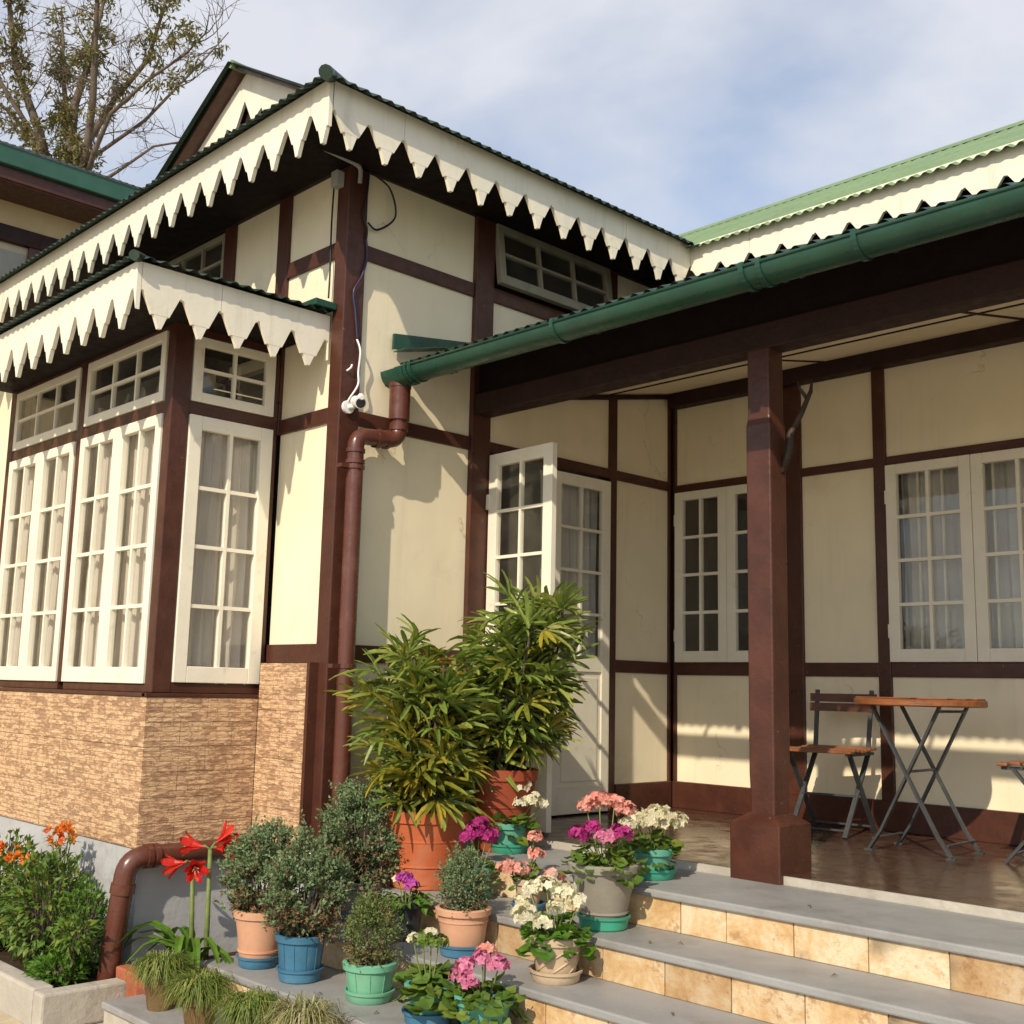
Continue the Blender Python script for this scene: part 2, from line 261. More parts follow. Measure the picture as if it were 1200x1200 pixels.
# ------------------------------------------------------------------ mesh helpers
class MB:
    def __init__(s): s.v = []; s.f = []
    def box(s, x0, x1, y0, y1, z0, z1):
        i = len(s.v)
        s.v += [(x, y, z) for z in (z0, z1) for x, y in ((x0, y0), (x1, y0), (x1, y1), (x0, y1))]
        s.f += [tuple(i+k for k in q) for q in ((0, 3, 2, 1), (4, 5, 6, 7), (0, 1, 5, 4), (1, 2, 6, 5), (2, 3, 7, 6), (3, 0, 4, 7))]
        return s
    def prism(s, poly, off):
        i = len(s.v); n = len(poly); off = Vector(off)
        s.v += [tuple(p) for p in poly] + [tuple(Vector(p)+off) for p in poly]
        s.f.append(tuple(range(i+n-1, i-1, -1))); s.f.append(tuple(range(i+n, i+2*n)))
        for k in range(n): s.f.append((i+k, i+(k+1) % n, i+n+(k+1) % n, i+n+k))
        return s
    def bar(s, a, b, wx, wy=None, up=(0, 0, 1)):
        a, b = Vector(a), Vector(b); d = (b-a).normalized(); wy = wy or wx
        x = d.cross(Vector(up)); x = x.normalized() if x.length > 1e-4 else Vector((1, 0, 0)); y = x.cross(d).normalized()
        s.prism([a+x*sx*wx/2+y*sy*wy/2 for sx, sy in ((-1, -1), (1, -1), (1, 1), (-1, 1))], b-a); return s
    def tube(s, pts, r, seg=8, caps=True):
        pts = [Vector(p) for p in pts]; n = len(pts); rs = r if isinstance(r, (list, tuple)) else [r]*n
        ref = None; base = len(s.v)
        for i, p in enumerate(pts):
            d = (pts[min(i+1, n-1)]-pts[max(i-1, 0)]).normalized()
            if ref is None:
                ref = Vector((0, 0, 1)) if abs(d.z) < .9 else Vector((1, 0, 0))
            x = (ref - d*ref.dot(d)).normalized(); y = d.cross(x); ref = x
            for k in range(seg):
                a = 2*PI*k/seg; s.v.append(tuple(p+(x*math.cos(a)+y*math.sin(a))*rs[i]))
        for i in range(n-1):
            for k in range(seg):
                s.f.append((base+i*seg+k, base+i*seg+(k+1) % seg, base+(i+1)*seg+(k+1) % seg, base+(i+1)*seg+k))
        if caps:
            s.f.append(tuple(base+k for k in range(seg-1, -1, -1))); s.f.append(tuple(base+(n-1)*seg+k for k in range(seg)))
        return s
    def lathe(s, prof, seg=28, c=(0, 0, 0)):
        base = len(s.v); n = len(prof)
        for r, z in prof:
            for k in range(seg):
                a = 2*PI*k/seg; s.v.append((c[0]+r*math.cos(a), c[1]+r*math.sin(a), c[2]+z))
        for i in range(n-1):
            for k in range(seg): s.f.append((base+i*seg+k, base+i*seg+(k+1) % seg, base+(i+1)*seg+(k+1) % seg, base+(i+1)*seg+k))
        s.f.append(tuple(base+k for k in range(seg-1, -1, -1))); s.f.append(tuple(base+(n-1)*seg+k for k in range(seg)))
        return s
    def leaf(s, p, d, nrm, ln, wd, fold=.25, bend=.2):
        p, d, nrm = Vector(p), Vector(d).normalized(), Vector(nrm)
        x = d.cross(nrm); x = x.normalized() if x.length > 1e-4 else d.orthogonal().normalized(); n = x.cross(d)
        i = len(s.v)
        m = p+d*ln*.45+n*ln*bend*.3; tip = p+d*ln-n*ln*bend*.35
        s.v += [tuple(p), tuple(m-x*wd/2+n*wd*fold), tuple(m), tuple(m+x*wd/2+n*wd*fold), tuple(tip)]
        s.f += [(i, i+2, i+1), (i, i+3, i+2), (i+1, i+2, i+4), (i+2, i+3, i+4)]
    def round_leaf(s, p, d, nrm, r):
        p, d, nrm = Vector(p), Vector(d).normalized(), Vector(nrm)
        x = d.cross(nrm); x = x.normalized() if x.length > 1e-4 else d.orthogonal().normalized(); n = x.cross(d)
        i = len(s.v); s.v.append(tuple(p+d*r*.35-n*r*.18)); K = 9
        for k in range(K):
            a = -PI+.35+(2*PI-.7)*k/(K-1); rr = r*(1+.10*math.sin(k*2.3))
            s.v.append(tuple(p+d*r*.6+d*math.cos(a)*rr+x*math.sin(a)*rr+n*(.14*r*math.sin(k*1.9))))
        for k in range(K-1): s.f.append((i, i+1+k, i+2+k))
    def strip(s, pts, widths, side, fold=0.):
        base = len(s.v); n = len(pts)
        for p, wd, sd in zip(pts, widths, side):
            p = Vector(p); sd = Vector(sd).normalized()
            up = Vector((0, 0, fold*wd))
            s.v += [tuple(p-sd*wd/2+up), tuple(p), tuple(p+sd*wd/2+up)]
        for i in range(n-1):
            a = base+3*i; s.f += [(a, a+1, a+4, a+3), (a+1, a+2, a+5, a+4)]
    def mesh(s, name, m, smooth=False, closed=True):
        me = bpy.data.meshes.new(name); me.from_pydata(s.v, [], s.f)
        if closed:
            bm = bmesh.new(); bm.from_mesh(me); bmesh.ops.recalc_face_normals(bm, faces=bm.faces); bm.to_mesh(me); bm.free()
        me.materials.append(MATS[m])
        if smooth:
            me.polygons.foreach_set('use_smooth', [True]*len(me.polygons))
        return me
    def build(s, name, m, parent=None, smooth=False, closed=True, bevel=0, loc=None, rot=None, edge=None):
        me = s.mesh(name, m, smooth, closed)
        if smooth and edge: 
            me.set_sharp_from_angle(angle=math.radians(edge))
        return place(name, me, parent, loc, rot, bevel)
def place(name, me, parent=None, loc=None, rot=None, bevel=0):
    o = bpy.data.objects.new(name, me); col.objects.link(o); o.parent = parent
    if loc is not None: o.location = loc
    if rot is not None: o.rotation_euler = rot
    if bevel:
        b = o.modifiers.new('bevel', 'BEVEL'); b.width = bevel; b.segments = 2; b.limit_method = 'ANGLE'
    return o
def empty(name, loc=(0, 0, 0), rot=(0, 0, 0), label=None, cat=None, group=None):
    o = bpy.data.objects.new(name, None); col.objects.link(o); o.location = loc; o.rotation_euler = rot; o.empty_display_size = .1
    return tag(o, label, cat, group)
def tag(o, label=None, cat=None, group=None, kind=None):
    if label: o['label'] = label
    if cat: o['category'] = cat
    if group: o['group'] = group
    if kind: o['kind'] = kind
    return o
# wall frames: u along the wall, n outwards, z up
class Frame:
    def __init__(s, axis, c): s.axis = axis; s.c = c
    def p(s, u, n, z): return (u, s.c-n, z) if s.axis == 'Y' else (s.c+n, u, z)
def fbox(mb, fr, u0, u1, n0, n1, z0, z1):
    a, b = fr.p(u0, n0, z0), fr.p(u1, n1, z1)
    mb.box(min(a[0], b[0]), max(a[0], b[0]), min(a[1], b[1]), max(a[1], b[1]), z0, z1); return mb
def part(name, m, parent, fr, u0, u1, n0, n1, z0, z1, bevel=.004):
    return fbox(MB(), fr, u0, u1, n0, n1, z0, z1).build(name, m, parent, bevel=bevel)

# ------------------------------------------------------------------ ground
tag(MB().box(-150, 150, -150, 150, -1.0, -.8).build('ground', 'garden_ground'), kind='structure')

# ------------------------------------------------------------------ house
house = empty('house', (0, 0, 0), label='cream half-timbered bungalow with maroon beams, green roofs and toothed white fascias', cat='house')
FL, FR, FB, FY, FS = Frame('Y', 0.), Frame('X', 0.), Frame('Y', 2.86), Frame('Y', -.66), Frame('X', -.59)   # left face, right face, porch back wall, bay front, bay side
def post(fr, u0, u1, z0, z1, n=0., m='maroon'): return part('timber_post', m, house, fr, u0, u1, -.09, n, z0, z1)
def rail(fr, u0, u1, z0, z1, n=-.004, m='maroon'): return part('timber_rail', m, house, fr, u0, u1, -.085, n, z0, z1)
def panel(fr, u0, u1, z0, z1, n=-.022): return part('wall_panel', 'plaster', house, fr, u0, u1, -.075, n, z0, z1, 0)
SOFZ = 3.60
# corner post
MB().box(-.11, 0, 0, .13, -.8, SOFZ).build('timber_post', 'maroon', house, bevel=.006)
# --- left face (plane y=0, faces -y)
for a, b in ((-.59, -.11),):
    panel(FL, a, b, .975, 2.16); rail(FL, a, b, .875, .975); rail(FL, a, b, 2.16, 2.245)
    panel(FL, a, b, 2.245, 3.09); rail(FL, a, b, 3.09, 3.18); panel(FL, a, b, 3.18, 3.60)
post(FL, -.705, -.59, 2.16, SOFZ)
panel(FL, -1.21, -.705, 2.6, 3.60)
post(FL, -1.33, -1.21, 2.6, SOFZ)
rail(FL, -2.75, -1.33, 3.13, 3.22); panel(FL, -2.75, -1.33, 2.6, 3.13)
post(FL, -2.87, -2.75, 2.6, SOFZ); panel(FL, -3.4, -2.87, 2.2, 3.6); panel(FL, -5.07, -3.4, -.2, 3.6)
rail(FL, -5.07, -.11, 3.60, 3.68, .006, 'maroon_dark')
# --- right face (plane x=0, faces +x)
for a, b in ((.13, .947),):
    panel(FR, a, b, -.05, .885); rail(FR, a, b, .885, .975); panel(FR, a, b, .975, 2.15); rail(FR, a, b, 2.15, 2.23)
    panel(FR, a, b, 2.23, 3.09); rail(FR, a, b, 3.09, 3.175); panel(FR, a, b, 3.175, 3.6)
part('timber_post', 'maroon', house, FR, .947, 1.095, -.09, .012, -.04, SOFZ, .006)
rail(FR, 1.095, 2.835, 2.16, 2.225); panel(FR, 1.095, 2.2, 2.225, 2.9); panel(FR, 2.27, 2.84, 2.225, 2.9)
rail(FR, 1.095, 2.16, 3.10, 3.19); panel(FR, 1.095, 2.2, 2.9, 3.10)
post(FR, 2.16, 2.26, 2.9, SOFZ); panel(FR, 2.26, 2.86, 2.9, 3.6)
post(FR, 2.2, 2.27, 0, 2.9); post(FR, 2.835, 2.858, 0, 2.9, -.006)
panel(FR, 2.27, 2.835, .17, .885); rail(FR, 2.27, 2.835, .885, .967); panel(FR, 2.27, 2.835, .967, 2.16)
part('skirting_board', 'maroon', house, FR, 2.27, 2.85, -.02, .008, 0, .173)
rail(FR, .13, 2.84, 3.60, 3.68, .006, 'maroon_dark')
# sloping trim under the porch ceiling along the right face
def slab(name, m, x0, x1, y0, z0, y1, z1, th, bevel=0):
    return MB().prism([(x0, y0, z0), (x0, y1, z1), (x0, y1, z1+th), (x0, y0, z0+th)], (x1-x0, 0, 0)).build(name, m, house, bevel=bevel)
CE = lambda y: 2.49+(y-1.0)*.20           # underside of porch ceiling
slab('ceiling_trim', 'maroon_dark', 0., .03, 1.1, CE(1.1)-.035, 2.83, CE(2.83)-.035, .03)
# --- porch back wall (plane y=2.86)
XE = 7.2
posts = [(.002, .03), (.90, 1.03), (1.533, 1.613), (2.66, 2.74), (3.25, 3.38), (4.9, 4.98), (6.0, 6.1), (7.1, 7.2)]
wins = [(.03, .90), (1.613, 2.66)]
for i, (a, b) in enumerate(posts):
    post(FB, a, b, 0, 2.76, 0. if i else -.008, 'maroon')
    if i+1 < len(posts):
        c = posts[i+1][0]
        panel(FB, b, c, .17, .882); rail(FB, b, c, .882, .966); rail(FB, b, c, 2.146, 2.20); panel(FB, b, c, 2.20, 2.76)
        if (b, c) not in wins: panel(FB, b, c, .966, 2.146)
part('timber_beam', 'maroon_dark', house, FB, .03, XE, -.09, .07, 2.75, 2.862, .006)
part('skirting_board', 'maroon', house, FB, .01, XE, -.03, .010, 0, .173)
panel(FB, 0., XE, 2.863, 3.9, -.05)
# --- porch floor, ceiling, beam, porch posts
MB().box(0.002, XE, .935, 2.9, -.12, 0.).build('porch_floor', 'floor_brown', house)
MB().box(0.002, XE, .92, .9345, -.10, -.001).build('floor_edge', 'concrete', house)
MB().prism([(.002, 1.035, CE(1.035)), (.002, 2.88, CE(2.88)), (.002, 2.88, CE(2.88)+.02), (.002, 1.035, CE(1.035)+.02)], (XE, 0, 0)).build('porch_ceiling', 'plaster', house)
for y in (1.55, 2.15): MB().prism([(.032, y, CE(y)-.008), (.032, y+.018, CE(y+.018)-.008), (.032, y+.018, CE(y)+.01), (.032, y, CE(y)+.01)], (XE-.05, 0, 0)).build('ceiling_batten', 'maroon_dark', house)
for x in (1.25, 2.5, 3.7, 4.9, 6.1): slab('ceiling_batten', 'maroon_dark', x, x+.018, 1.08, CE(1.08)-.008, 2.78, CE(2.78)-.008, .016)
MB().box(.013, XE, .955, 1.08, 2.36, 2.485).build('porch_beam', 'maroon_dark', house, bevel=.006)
MB().box(.013, XE, .99, 1.03, 2.486, 2.72).build('frieze_board', 'soffit_wood_shaded', house)
for x in (1.98, 4.02, 6.06):
    pm = MB()
    pr = [(.062, .235), (.062, .30), (.066, .42), (.066, 2.0), (.060, 2.04), (.060, 2.36)]
    sq = lambda r, z: [(x-r, 1.02-r, z), (x+r, 1.02-r, z), (x+r, 1.02+r, z), (x-r, 1.02+r, z)]
    for k in range(len(pr)-1):
        i0 = len(pm.v); pm.v += sq(*pr[k])+sq(*pr[k+1])
        for e in range(4): pm.f.append((i0+e, i0+(e+1) % 4, i0+4+(e+1) % 4, i0+4+e))
    po = pm.build('porch_post', 'maroon', house, bevel=.008)
    bmb = MB()
    for (r0, z0), (r1, z1) in (((.128, -.035), (.128, .205)), ((.128, .205), (.070, .245)), ((.070, .245), (.062, .246))):
        i0 = len(bmb.v); bmb.v += sq(r0, z0)+sq(r1, z1)
        for e in range(4): bmb.f.append((i0+e, i0+(e+1) % 4, i0+4+(e+1) % 4, i0+4+e))
    bmb.build('post_base', 'maroon', po, bevel=.006)
# rafters under porch eave
y0e, z0e, sl = .385, 2.541, .385
RZ = lambda y: z0e+(y-y0e)*sl
for x in [.3+.62*i for i in range(12)]:
    MB().prism([(x, .43, RZ(.43)-.075), (x, 1.1, RZ(1.1)-.085), (x, 1.1, RZ(1.1)-.02), (x, .43, RZ(.43)-.02)], (.05, 0, 0)).build('rafter', 'soffit_wood_shaded', house)
MB().prism([(.03, .44, RZ(.44)-.018), (.03, 2.8, RZ(2.8)-.018), (.03, 2.8, RZ(2.8)-.012), (.03, .44, RZ(.44)-.012)], (XE-.05, 0, 0)).build('eave_shade_sheet', 'soffit_wood_shaded', house)  # dark sheet added under the roofing so its shaded underside stays black
# --- bay (front y=-.66, side x=-.59)
BX0 = -2.87
def bpost(x0, x1, y0, y1, z0, z1): return MB().box(x0, x1, y0, y1, z0, z1).build('timber_post', 'maroon', house, bevel=.006)
bpost(-.67, -.59, -.66, -.552, .703, 2.70)
bpost(-1.76, -1.68, -.66, -.57, .745, 2.70); bpost(BX0, -2.78, -.66, -.55, .703, 2.70)
for a, b in ((-1.68, -.67), (-2.78, -1.76)):
    rail(FY, a, b, .703, .745); rail(FY, a, b, 2.18, 2.245); rail(FY, a, b, 2.645, 2.74, -.004)
rail(FS, -.552, 0., .703, .755); rail(FS, -.552, -.02, 2.185, 2.252); rail(FS, -.552, 0., 2.625, 2.74)
bpost(-.68, -.594, -.028, 0., .703, 2.72)
part('wall_panel', 'plaster', house, Frame('X', BX0), -.55, 0, -.001, .06, .7, 2.7, 0)
MB().box(BX0+.01, -.60, -.64, .1, 2.745, 2.765).build('bay_ceiling', 'soffit_wood_shaded', house)
MB().box(BX0, -.15, -1.09, -.0, 2.665, 2.68).build('bay_soffit', 'soffit_wood_shaded', house)
MB().box(BX0+.01, -.60, -.62, .6, .66, .70).build('window_seat', 'room_wall', house)
# --- sills of tile plinth, clad tiles, grey plinth
MB().box(BX0-.05, -.555, -.71, -.655, .684, .7025).build('plinth_cap', 'maroon', house, bevel=.003)
MB().box(-.59, -.545, -.71, -.03, .684, .7025).build('plinth_cap', 'maroon', house, bevel=.003)
def tiles(fr, u0, u1, z0, z1, tw, th, n1):
    z = z1; r = 0
    while z > z0+.01:
        zb = max(z0, z-th); u = u1 - (tw*.5 if r % 2 else 0)
        edges = [u1]
        if r % 2: edges.append(u1-tw*.5)
        else: edges.append(u1-tw)
        while edges[-1] > u0+.02: edges.append(edges[-1]-tw)
        edges[-1] = u0
        if len(edges) > 2 and edges[-2]-edges[-1] < .05: edges.pop(-2)
        for a, b in zip(edges[1:], edges[:-1]):
            j = rnd.uniform(0, .0012)
            part('cladding_tile', 'ledger_tile', house, fr, a+.0012, b-.0012, n1-.02, n1+j, zb+.0012, z-.0012, 0)
        z = zb; r += 1
tiles(FY, BX0-.03, -.55, -.06, .683, .40, .25, .04)
tiles(FS, -.695, -.055, -.06, .683, .30, .125, .04)
tiles(FL, -.545, -.10, -.06, .873, .445, .25, .055)
MB().box(BX0-.01, -.575, -.675, -.03, -.06, .682).build('plinth_core', 'concrete', house)
MB().box(-.545, -.10, -.03, .02, -.06, .872).build('plinth_core', 'concrete', house)
MB().box(-.10, -.075, -.056, .0, -.06, .876).build('timber_trim', 'maroon', house)
MB().box(BX0-.02, -.545, -.69, 0., -.85, -.062).build('plinth', 'plinth_grey', house, bevel=.006)
MB().box(-.55, -.005, -.05, .3, -.85, -.062).build('plinth', 'plinth_grey', house)
MB().box(-5.07, -.56, .01, .12, -.85, -.063).build('plinth', 'plinth_grey', house)
MB().box(-.15, -.001, .131, 2.9, -.85, -.053).build('plinth', 'plinth_grey', house)
# --- house interior
MB().box(-5.0, -.09, .1, 6.0, -.1, -.02).build('room_floor', 'wood_slat_dark', house)
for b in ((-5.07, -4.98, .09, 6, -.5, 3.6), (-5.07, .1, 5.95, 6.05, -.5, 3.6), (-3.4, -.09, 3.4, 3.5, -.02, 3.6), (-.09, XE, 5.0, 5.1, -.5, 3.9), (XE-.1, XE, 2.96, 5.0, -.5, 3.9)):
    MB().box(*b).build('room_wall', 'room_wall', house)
MB().box(-.0, XE, 2.95, 5.0, -.1, -.02).build('room_floor', 'wood_slat_dark', house)
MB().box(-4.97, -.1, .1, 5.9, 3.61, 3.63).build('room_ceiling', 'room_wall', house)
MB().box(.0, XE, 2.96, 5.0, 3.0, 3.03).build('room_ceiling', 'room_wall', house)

# ------------------------------------------------------------------ windows
def sash(parent, name, fr, u0, u1, z0, z1, cols, rows, stile=.06, top=.06, bot=.085, th=.035, n0=-.03, name_label=None, mun=.018, paint='window_paint'):
    mb = MB()
    fbox(mb, fr, u0, u0+stile, n0, n0+th, z0, z1); fbox(mb, fr, u1-stile, u1, n0, n0+th, z0, z1)
    fbox(mb, fr, u0+stile, u1-stile, n0, n0+th-.0006, z0, z0+bot); fbox(mb, fr, u0+stile, u1-stile, n0, n0+th-.0006, z1-top, z1)
    s = mb.build(name, paint, parent, bevel=.0035)
    a, b, c, d = u0+stile, u1-stile, z0+bot, z1-top
    for i in range(1, cols):
        u = a+(b-a)*i/cols; fbox(MB(), fr, u-mun/2, u+mun/2, n0+.006, n0+th-.006, c, d).build('glazing_bar', paint, s)
    for j in range(1, rows):
        z = c+(d-c)*j/rows; fbox(MB(), fr, a, b, n0+.007, n0+th-.007, z-mun/2, z+mun/2).build('glazing_bar', paint, s)
    for i in range(cols):
        for j in range(rows):
            ua, ub = a+(b-a)*i/cols, a+(b-a)*(i+1)/cols; za, zb = c+(d-c)*j/rows, c+(d-c)*(j+1)/rows
            fbox(MB(), fr, ua+.004, ub-.004, n0+.013, n0+.017, za+.004, zb-.004).build('pane', 'glass', s)
    return s
def hinge(fr, u, z, s): fbox(MB(), fr, u-.012, u+.012, .0, .012, z-.04, z+.04).build('hinge', 'window_paint', s)
# bay front casements and transoms
for a, b in ((-1.68, -.67), (-2.78, -1.76)):
    m_ = (a+b)/2
    for u0, u1 in ((a+.003, m_-.002), (m_+.002, b-.003)):
        sash(house, 'casement', FY, u0, u1, .748, 2.177, 2, 4, .062, .06, .085, .04, -.03, mun=.02)
    sash(house, 'transom_window', FY, a+.015, b-.015, 2.25, 2.64, 3, 2, .05, .05, .055, .035, -.03)
sash(house, 'casement', FS, -.549, -.033, .758, 2.182, 2, 4, .075, .075, .085, .04, -.03, mun=.02)
sash(house, 'transom_window', FS, -.545, -.035, 2.257, 2.62, 2, 2, .06, .05, .055, .035, -.03)
# upper clerestory
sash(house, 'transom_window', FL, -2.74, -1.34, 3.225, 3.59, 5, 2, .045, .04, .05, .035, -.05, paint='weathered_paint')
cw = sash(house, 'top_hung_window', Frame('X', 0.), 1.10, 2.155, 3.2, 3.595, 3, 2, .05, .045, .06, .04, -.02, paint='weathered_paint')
for o in [cw]:
    o.location = (0, 0, 0); piv = Vector((0, 0, 3.6)); Rm = Matrix.Rotation(math.radians(-7), 4, 'Y')
    o.matrix_world = Matrix.Translation(piv) @ Rm @ Matrix.Translation(-piv)
# porch windows
for a, b in wins:
    m_ = (a+b)/2
    for u0, u1 in ((a+.003, m_-.0015), (m_+.0015, b-.003)):
        s = sash(house, 'casement', FB, u0, u1, .969, 2.143, 2, 4, .068, .06, .075, .04, -.025, mun=.02)
        hu = u0+.004 if u0 < m_ else u1-.004
        hinge(FB, hu, 1.15, s); hinge(FB, hu, 1.95, s)
# vertical security bars inside the right porch window
for x in (1.78, 1.93, 2.06, 2.23, 2.38, 2.53):
    MB().tube([(x, 2.93, .98), (x, 2.93, 2.14)], .009, 6).build('window_bar', 'window_paint', house)
# door: closed leaf and open leaf
def door_leaf(w, name='door_leaf'):
    # local: hinge at origin, leaf along +x, thickness y -.02..+.02, z 0..2.13
    H = 2.135; st, top, lock0, lock1, bot = .075, .075, .88, .975, .17
    mb = MB(); T = .019
    mb.box(0, st, -T, T, .012, H); mb.box(w-st, w, -T, T, .012, H)
    mb.box(st, w-st, -T+.0005, T-.0005, .012, bot); mb.box(st, w-st, -T+.0005, T-.0005, lock0, lock1); mb.box(st, w-st, -T+.0005, T-.0005, H-top, H)
    d = mb.build(name, 'window_paint', house, bevel=.003)
    pn = MB().box(st, w-st, -.008, .008, bot, lock0)
    for sgn in (-1, 1): pn.prism([(st+.035, sgn*.0085, bot+.035), (w-st-.035, sgn*.0085, bot+.035), (w-st-.035, sgn*.0085, lock0-.035), (st+.035, sgn*.0085, lock0-.035)], (0, sgn*.006, 0))
    pn.build('door_panel', 'window_paint', d, bevel=.005)
    a, b, c, e = st, w-st, lock1, H-top
    MB().box((a+b)/2-.009, (a+b)/2+.009, -.013, .013, c, e).build('glazing_bar', 'window_paint', d)
    for j in range(1, 4): z = c+(e-c)*j/4; MB().box(a, b, -.012, .012, z-.009, z+.009).build('glazing_bar', 'window_paint', d)
    for i in range(2):
        for j in range(4):
            MB().box(a+(b-a)*i/2+.003, a+(b-a)*(i+1)/2-.003, -.002, .002, c+(e-c)*j/4+.003, c+(e-c)*(j+1)/4-.003).build('pane', 'glass', d)
    return d
dc = door_leaf(.548); dc.location = (-.01, 2.198, 0); dc.rotation_euler = (0, 0, math.radians(-90))
h = MB(); h.box(.495, .525, -.036, -.0195, .90, 1.02); h.tube([(.51, -.03, .975), (.51, -.06, .975), (.475, -.066, .977), (.40, -.064, .972)], .009, 8); h.tube([(.51, -.034, .92), (.51, -.055, .90), (.51, -.055, .885)], .006, 6)
h.build('door_handle', 'brass', dc)
for z in (.25, 1.02, 1.85): MB().box(-.008, .012, -.032, -.019, z-.045, z+.045).build('hinge', 'window_paint', dc)
do = door_leaf(.548); do.location = (.022, 1.10, 0); do.rotation_euler = (0, 0, math.radians(-3))
for z in (.25, 1.02, 1.85): MB().box(-.012, .012, -.03, -.019, z-.045, z+.045).build('hinge', 'window_paint', do)
MB().tube([(.5, -.03, .955), (.5, -.055, .955), (.43, -.058, .953)], .008, 8).build('door_handle', 'brass', do)

# ------------------------------------------------------------------ fascias with toothed edge
def fascia(fr, u0, u1, ztop, notch, ledge, tip, sp, first, n0, th=.022):
    mb = MB(); tips = []
    us = [first+sp*i for i in range(-200, 200)]
    us = [u for u in us if u0-sp < u < u1+sp]
    def P(u, z): return fr.p(u, n0, z)
    off = Vector(fr.p(0, n0-th, 0))-Vector(fr.p(0, n0, 0))
    for ti, (a, b) in enumerate(zip(us[:-1], us[1:])):
        if ti % 8 == 3: a += .003
        c = (a+b)/2; jit = rnd.uniform(-.006, .006); lz = ledge+jit*.5
        pts = [(a, ztop), (b, ztop), (b, notch+jit), (b-.011, notch+jit), (c+sp*.215, lz), (c-sp*.215, lz), (a+.011, notch+jit), (a, notch+jit)]
        pts = [(min(max(u, u0), u1), z) for u, z in pts]
        # drop degenerate clipped teeth
        if max(p[0] for p in pts)-min(p[0] for p in pts) < .01: continue
        cl = []
        for q in pts:
            if not cl or (abs(q[0]-cl[-1][0])+abs(q[1]-cl[-1][1])) > 1e-5: cl.append(q)
        mb.prism([P(u, z) for u, z in cl], off)
        if c-sp*.2 > u0 and c+sp*.2 < u1: tips.append((c, lz, tip+rnd.uniform(-.006, .006)))
    f = mb.build('fascia_board', 'fascia_paint', house)
    for c, lz, tz in tips:
        MB().prism([P(c-sp*.160, lz-.0015), (P(c+sp*.160, lz-.0015)), P(c+sp*.04, tz), P(c-sp*.04, tz)], off).build('pendant_tip', 'fascia_paint', f)
    return f
fascia(Frame('Y', 0.), -5.55, .487, 3.717, 3.575, 3.475, 3.400, .2195, .327, .487)
fascia(Frame('X', 0.), -.4645, 2.43, 3.717, 3.565, 3.472, 3.398, .2224, -.458, .487)
fascia(Frame('Y', 2.43), .487, 8.0, 3.717, 3.545, 3.465, 3.39, .232, .72, 0.)
fascia(Frame('Y', 0.), BX0-.42, -.125, 2.757, 2.627, 2.517, 2.452, .2145, -.385, 1.115)
fascia(Frame('X', 0.), -1.0925, 0., 2.757, 2.617, 2.512, 2.45, .2145, -1.09, -.125)
# soffits
MB().box(-5.5, .465, -.465, 0., 3.602, 3.615).build('soffit', 'soffit_wood_shaded', house)
MB().box(0., .465, 0., 2.45, 3.602, 3.615).build('soffit', 'soffit_wood_shaded', house)
MB().box(.466, 8., 2.453, 2.86, 3.602, 3.615).build('soffit', 'soffit_wood_shaded', house)

# ------------------------------------------------------------------ corrugated roofs
def corrugated(name, m, p0, e, up, length, lo, hi, amp=.009, pitch=.076, rows=1, parent=None, ss=8):
    p0, e, up = Vector(p0), Vector(e), Vector(up); n = e.cross(up); n = n if n.z > 0 else -n; n.normalize()
    mb = MB(); k = int(length/pitch*ss); prev = None
    for i in range(k+1):
        s = length*i/k; a, b = lo(s), hi(s)
        w = amp*math.sin(2*PI*s/pitch)
        if b-a < .004: prev = None; continue
        row = []
        for j in range(rows+1):
            t = a+(b-a)*j/rows; mb.v.append(tuple(p0+e*s+up*t+n*w)); row.append(len(mb.v)-1)
        if prev:
            for j in range(rows): mb.f.append((prev[j], row[j], row[j+1], prev[j+1]))
        prev = row
    return mb.build(name, m, parent or house, smooth=True, closed=False)
TP = math.tan(math.radians(30)); EV = .562; ZE = 3.690
def lathe_cap(a, b, r, m, name='ridge_cap'): return MB().tube([a, b], r, 10).build(name, m, house, smooth=True, edge=40)
# wing: hip front, right slope, left slope, gablet
XR = -2.29; GY = .58
Wd = EV-XR                                                      # half width
corrugated('roof_slope', 'roof_dark', (EV, -EV, ZE), (-1, 0, 0), (0, 1, TP), 2*Wd, lambda s: 0, lambda s: min(GY+EV, s, 2*Wd-s))
corrugated('roof_slope', 'roof_dark', (EV, -EV, ZE), (0, 1, 0), (-1, 0, TP), 7.0, lambda s: max(0, s-(2.375+EV)), lambda s: s if s < GY+EV-.12 else Wd)
corrugated('roof_slope', 'roof_dark', (2*XR-EV, -EV, ZE), (0, 1, 0), (1, 0, TP), 7.0, lambda s: 0, lambda s: s if s < GY+EV-.12 else Wd)
for sx in (1, -1):
    x0 = XR+sx*Wd; lathe_cap((x0+sx*.01, -EV-.01, ZE-.006), (x0-sx*(GY+EV), GY, ZE+(GY+EV)*TP-.004), .036, 'roof_dark', 'hip_cap')
lathe_cap((XR, GY-.09, ZE+Wd*TP-.012), (XR, 6.4, ZE+Wd*TP-.012), .032, 'roof_light')
zr = ZE+Wd*TP; zg = ZE+(GY+EV)*TP; hw = (zr-zg)/TP
MB().prism([(XR-hw, GY+.10, zg-.1), (XR+hw, GY+.10, zg-.1), (XR, GY+.10, zr-.06)], (0, .05, 0)).build('gable_wall', 'maroon_dark', house)
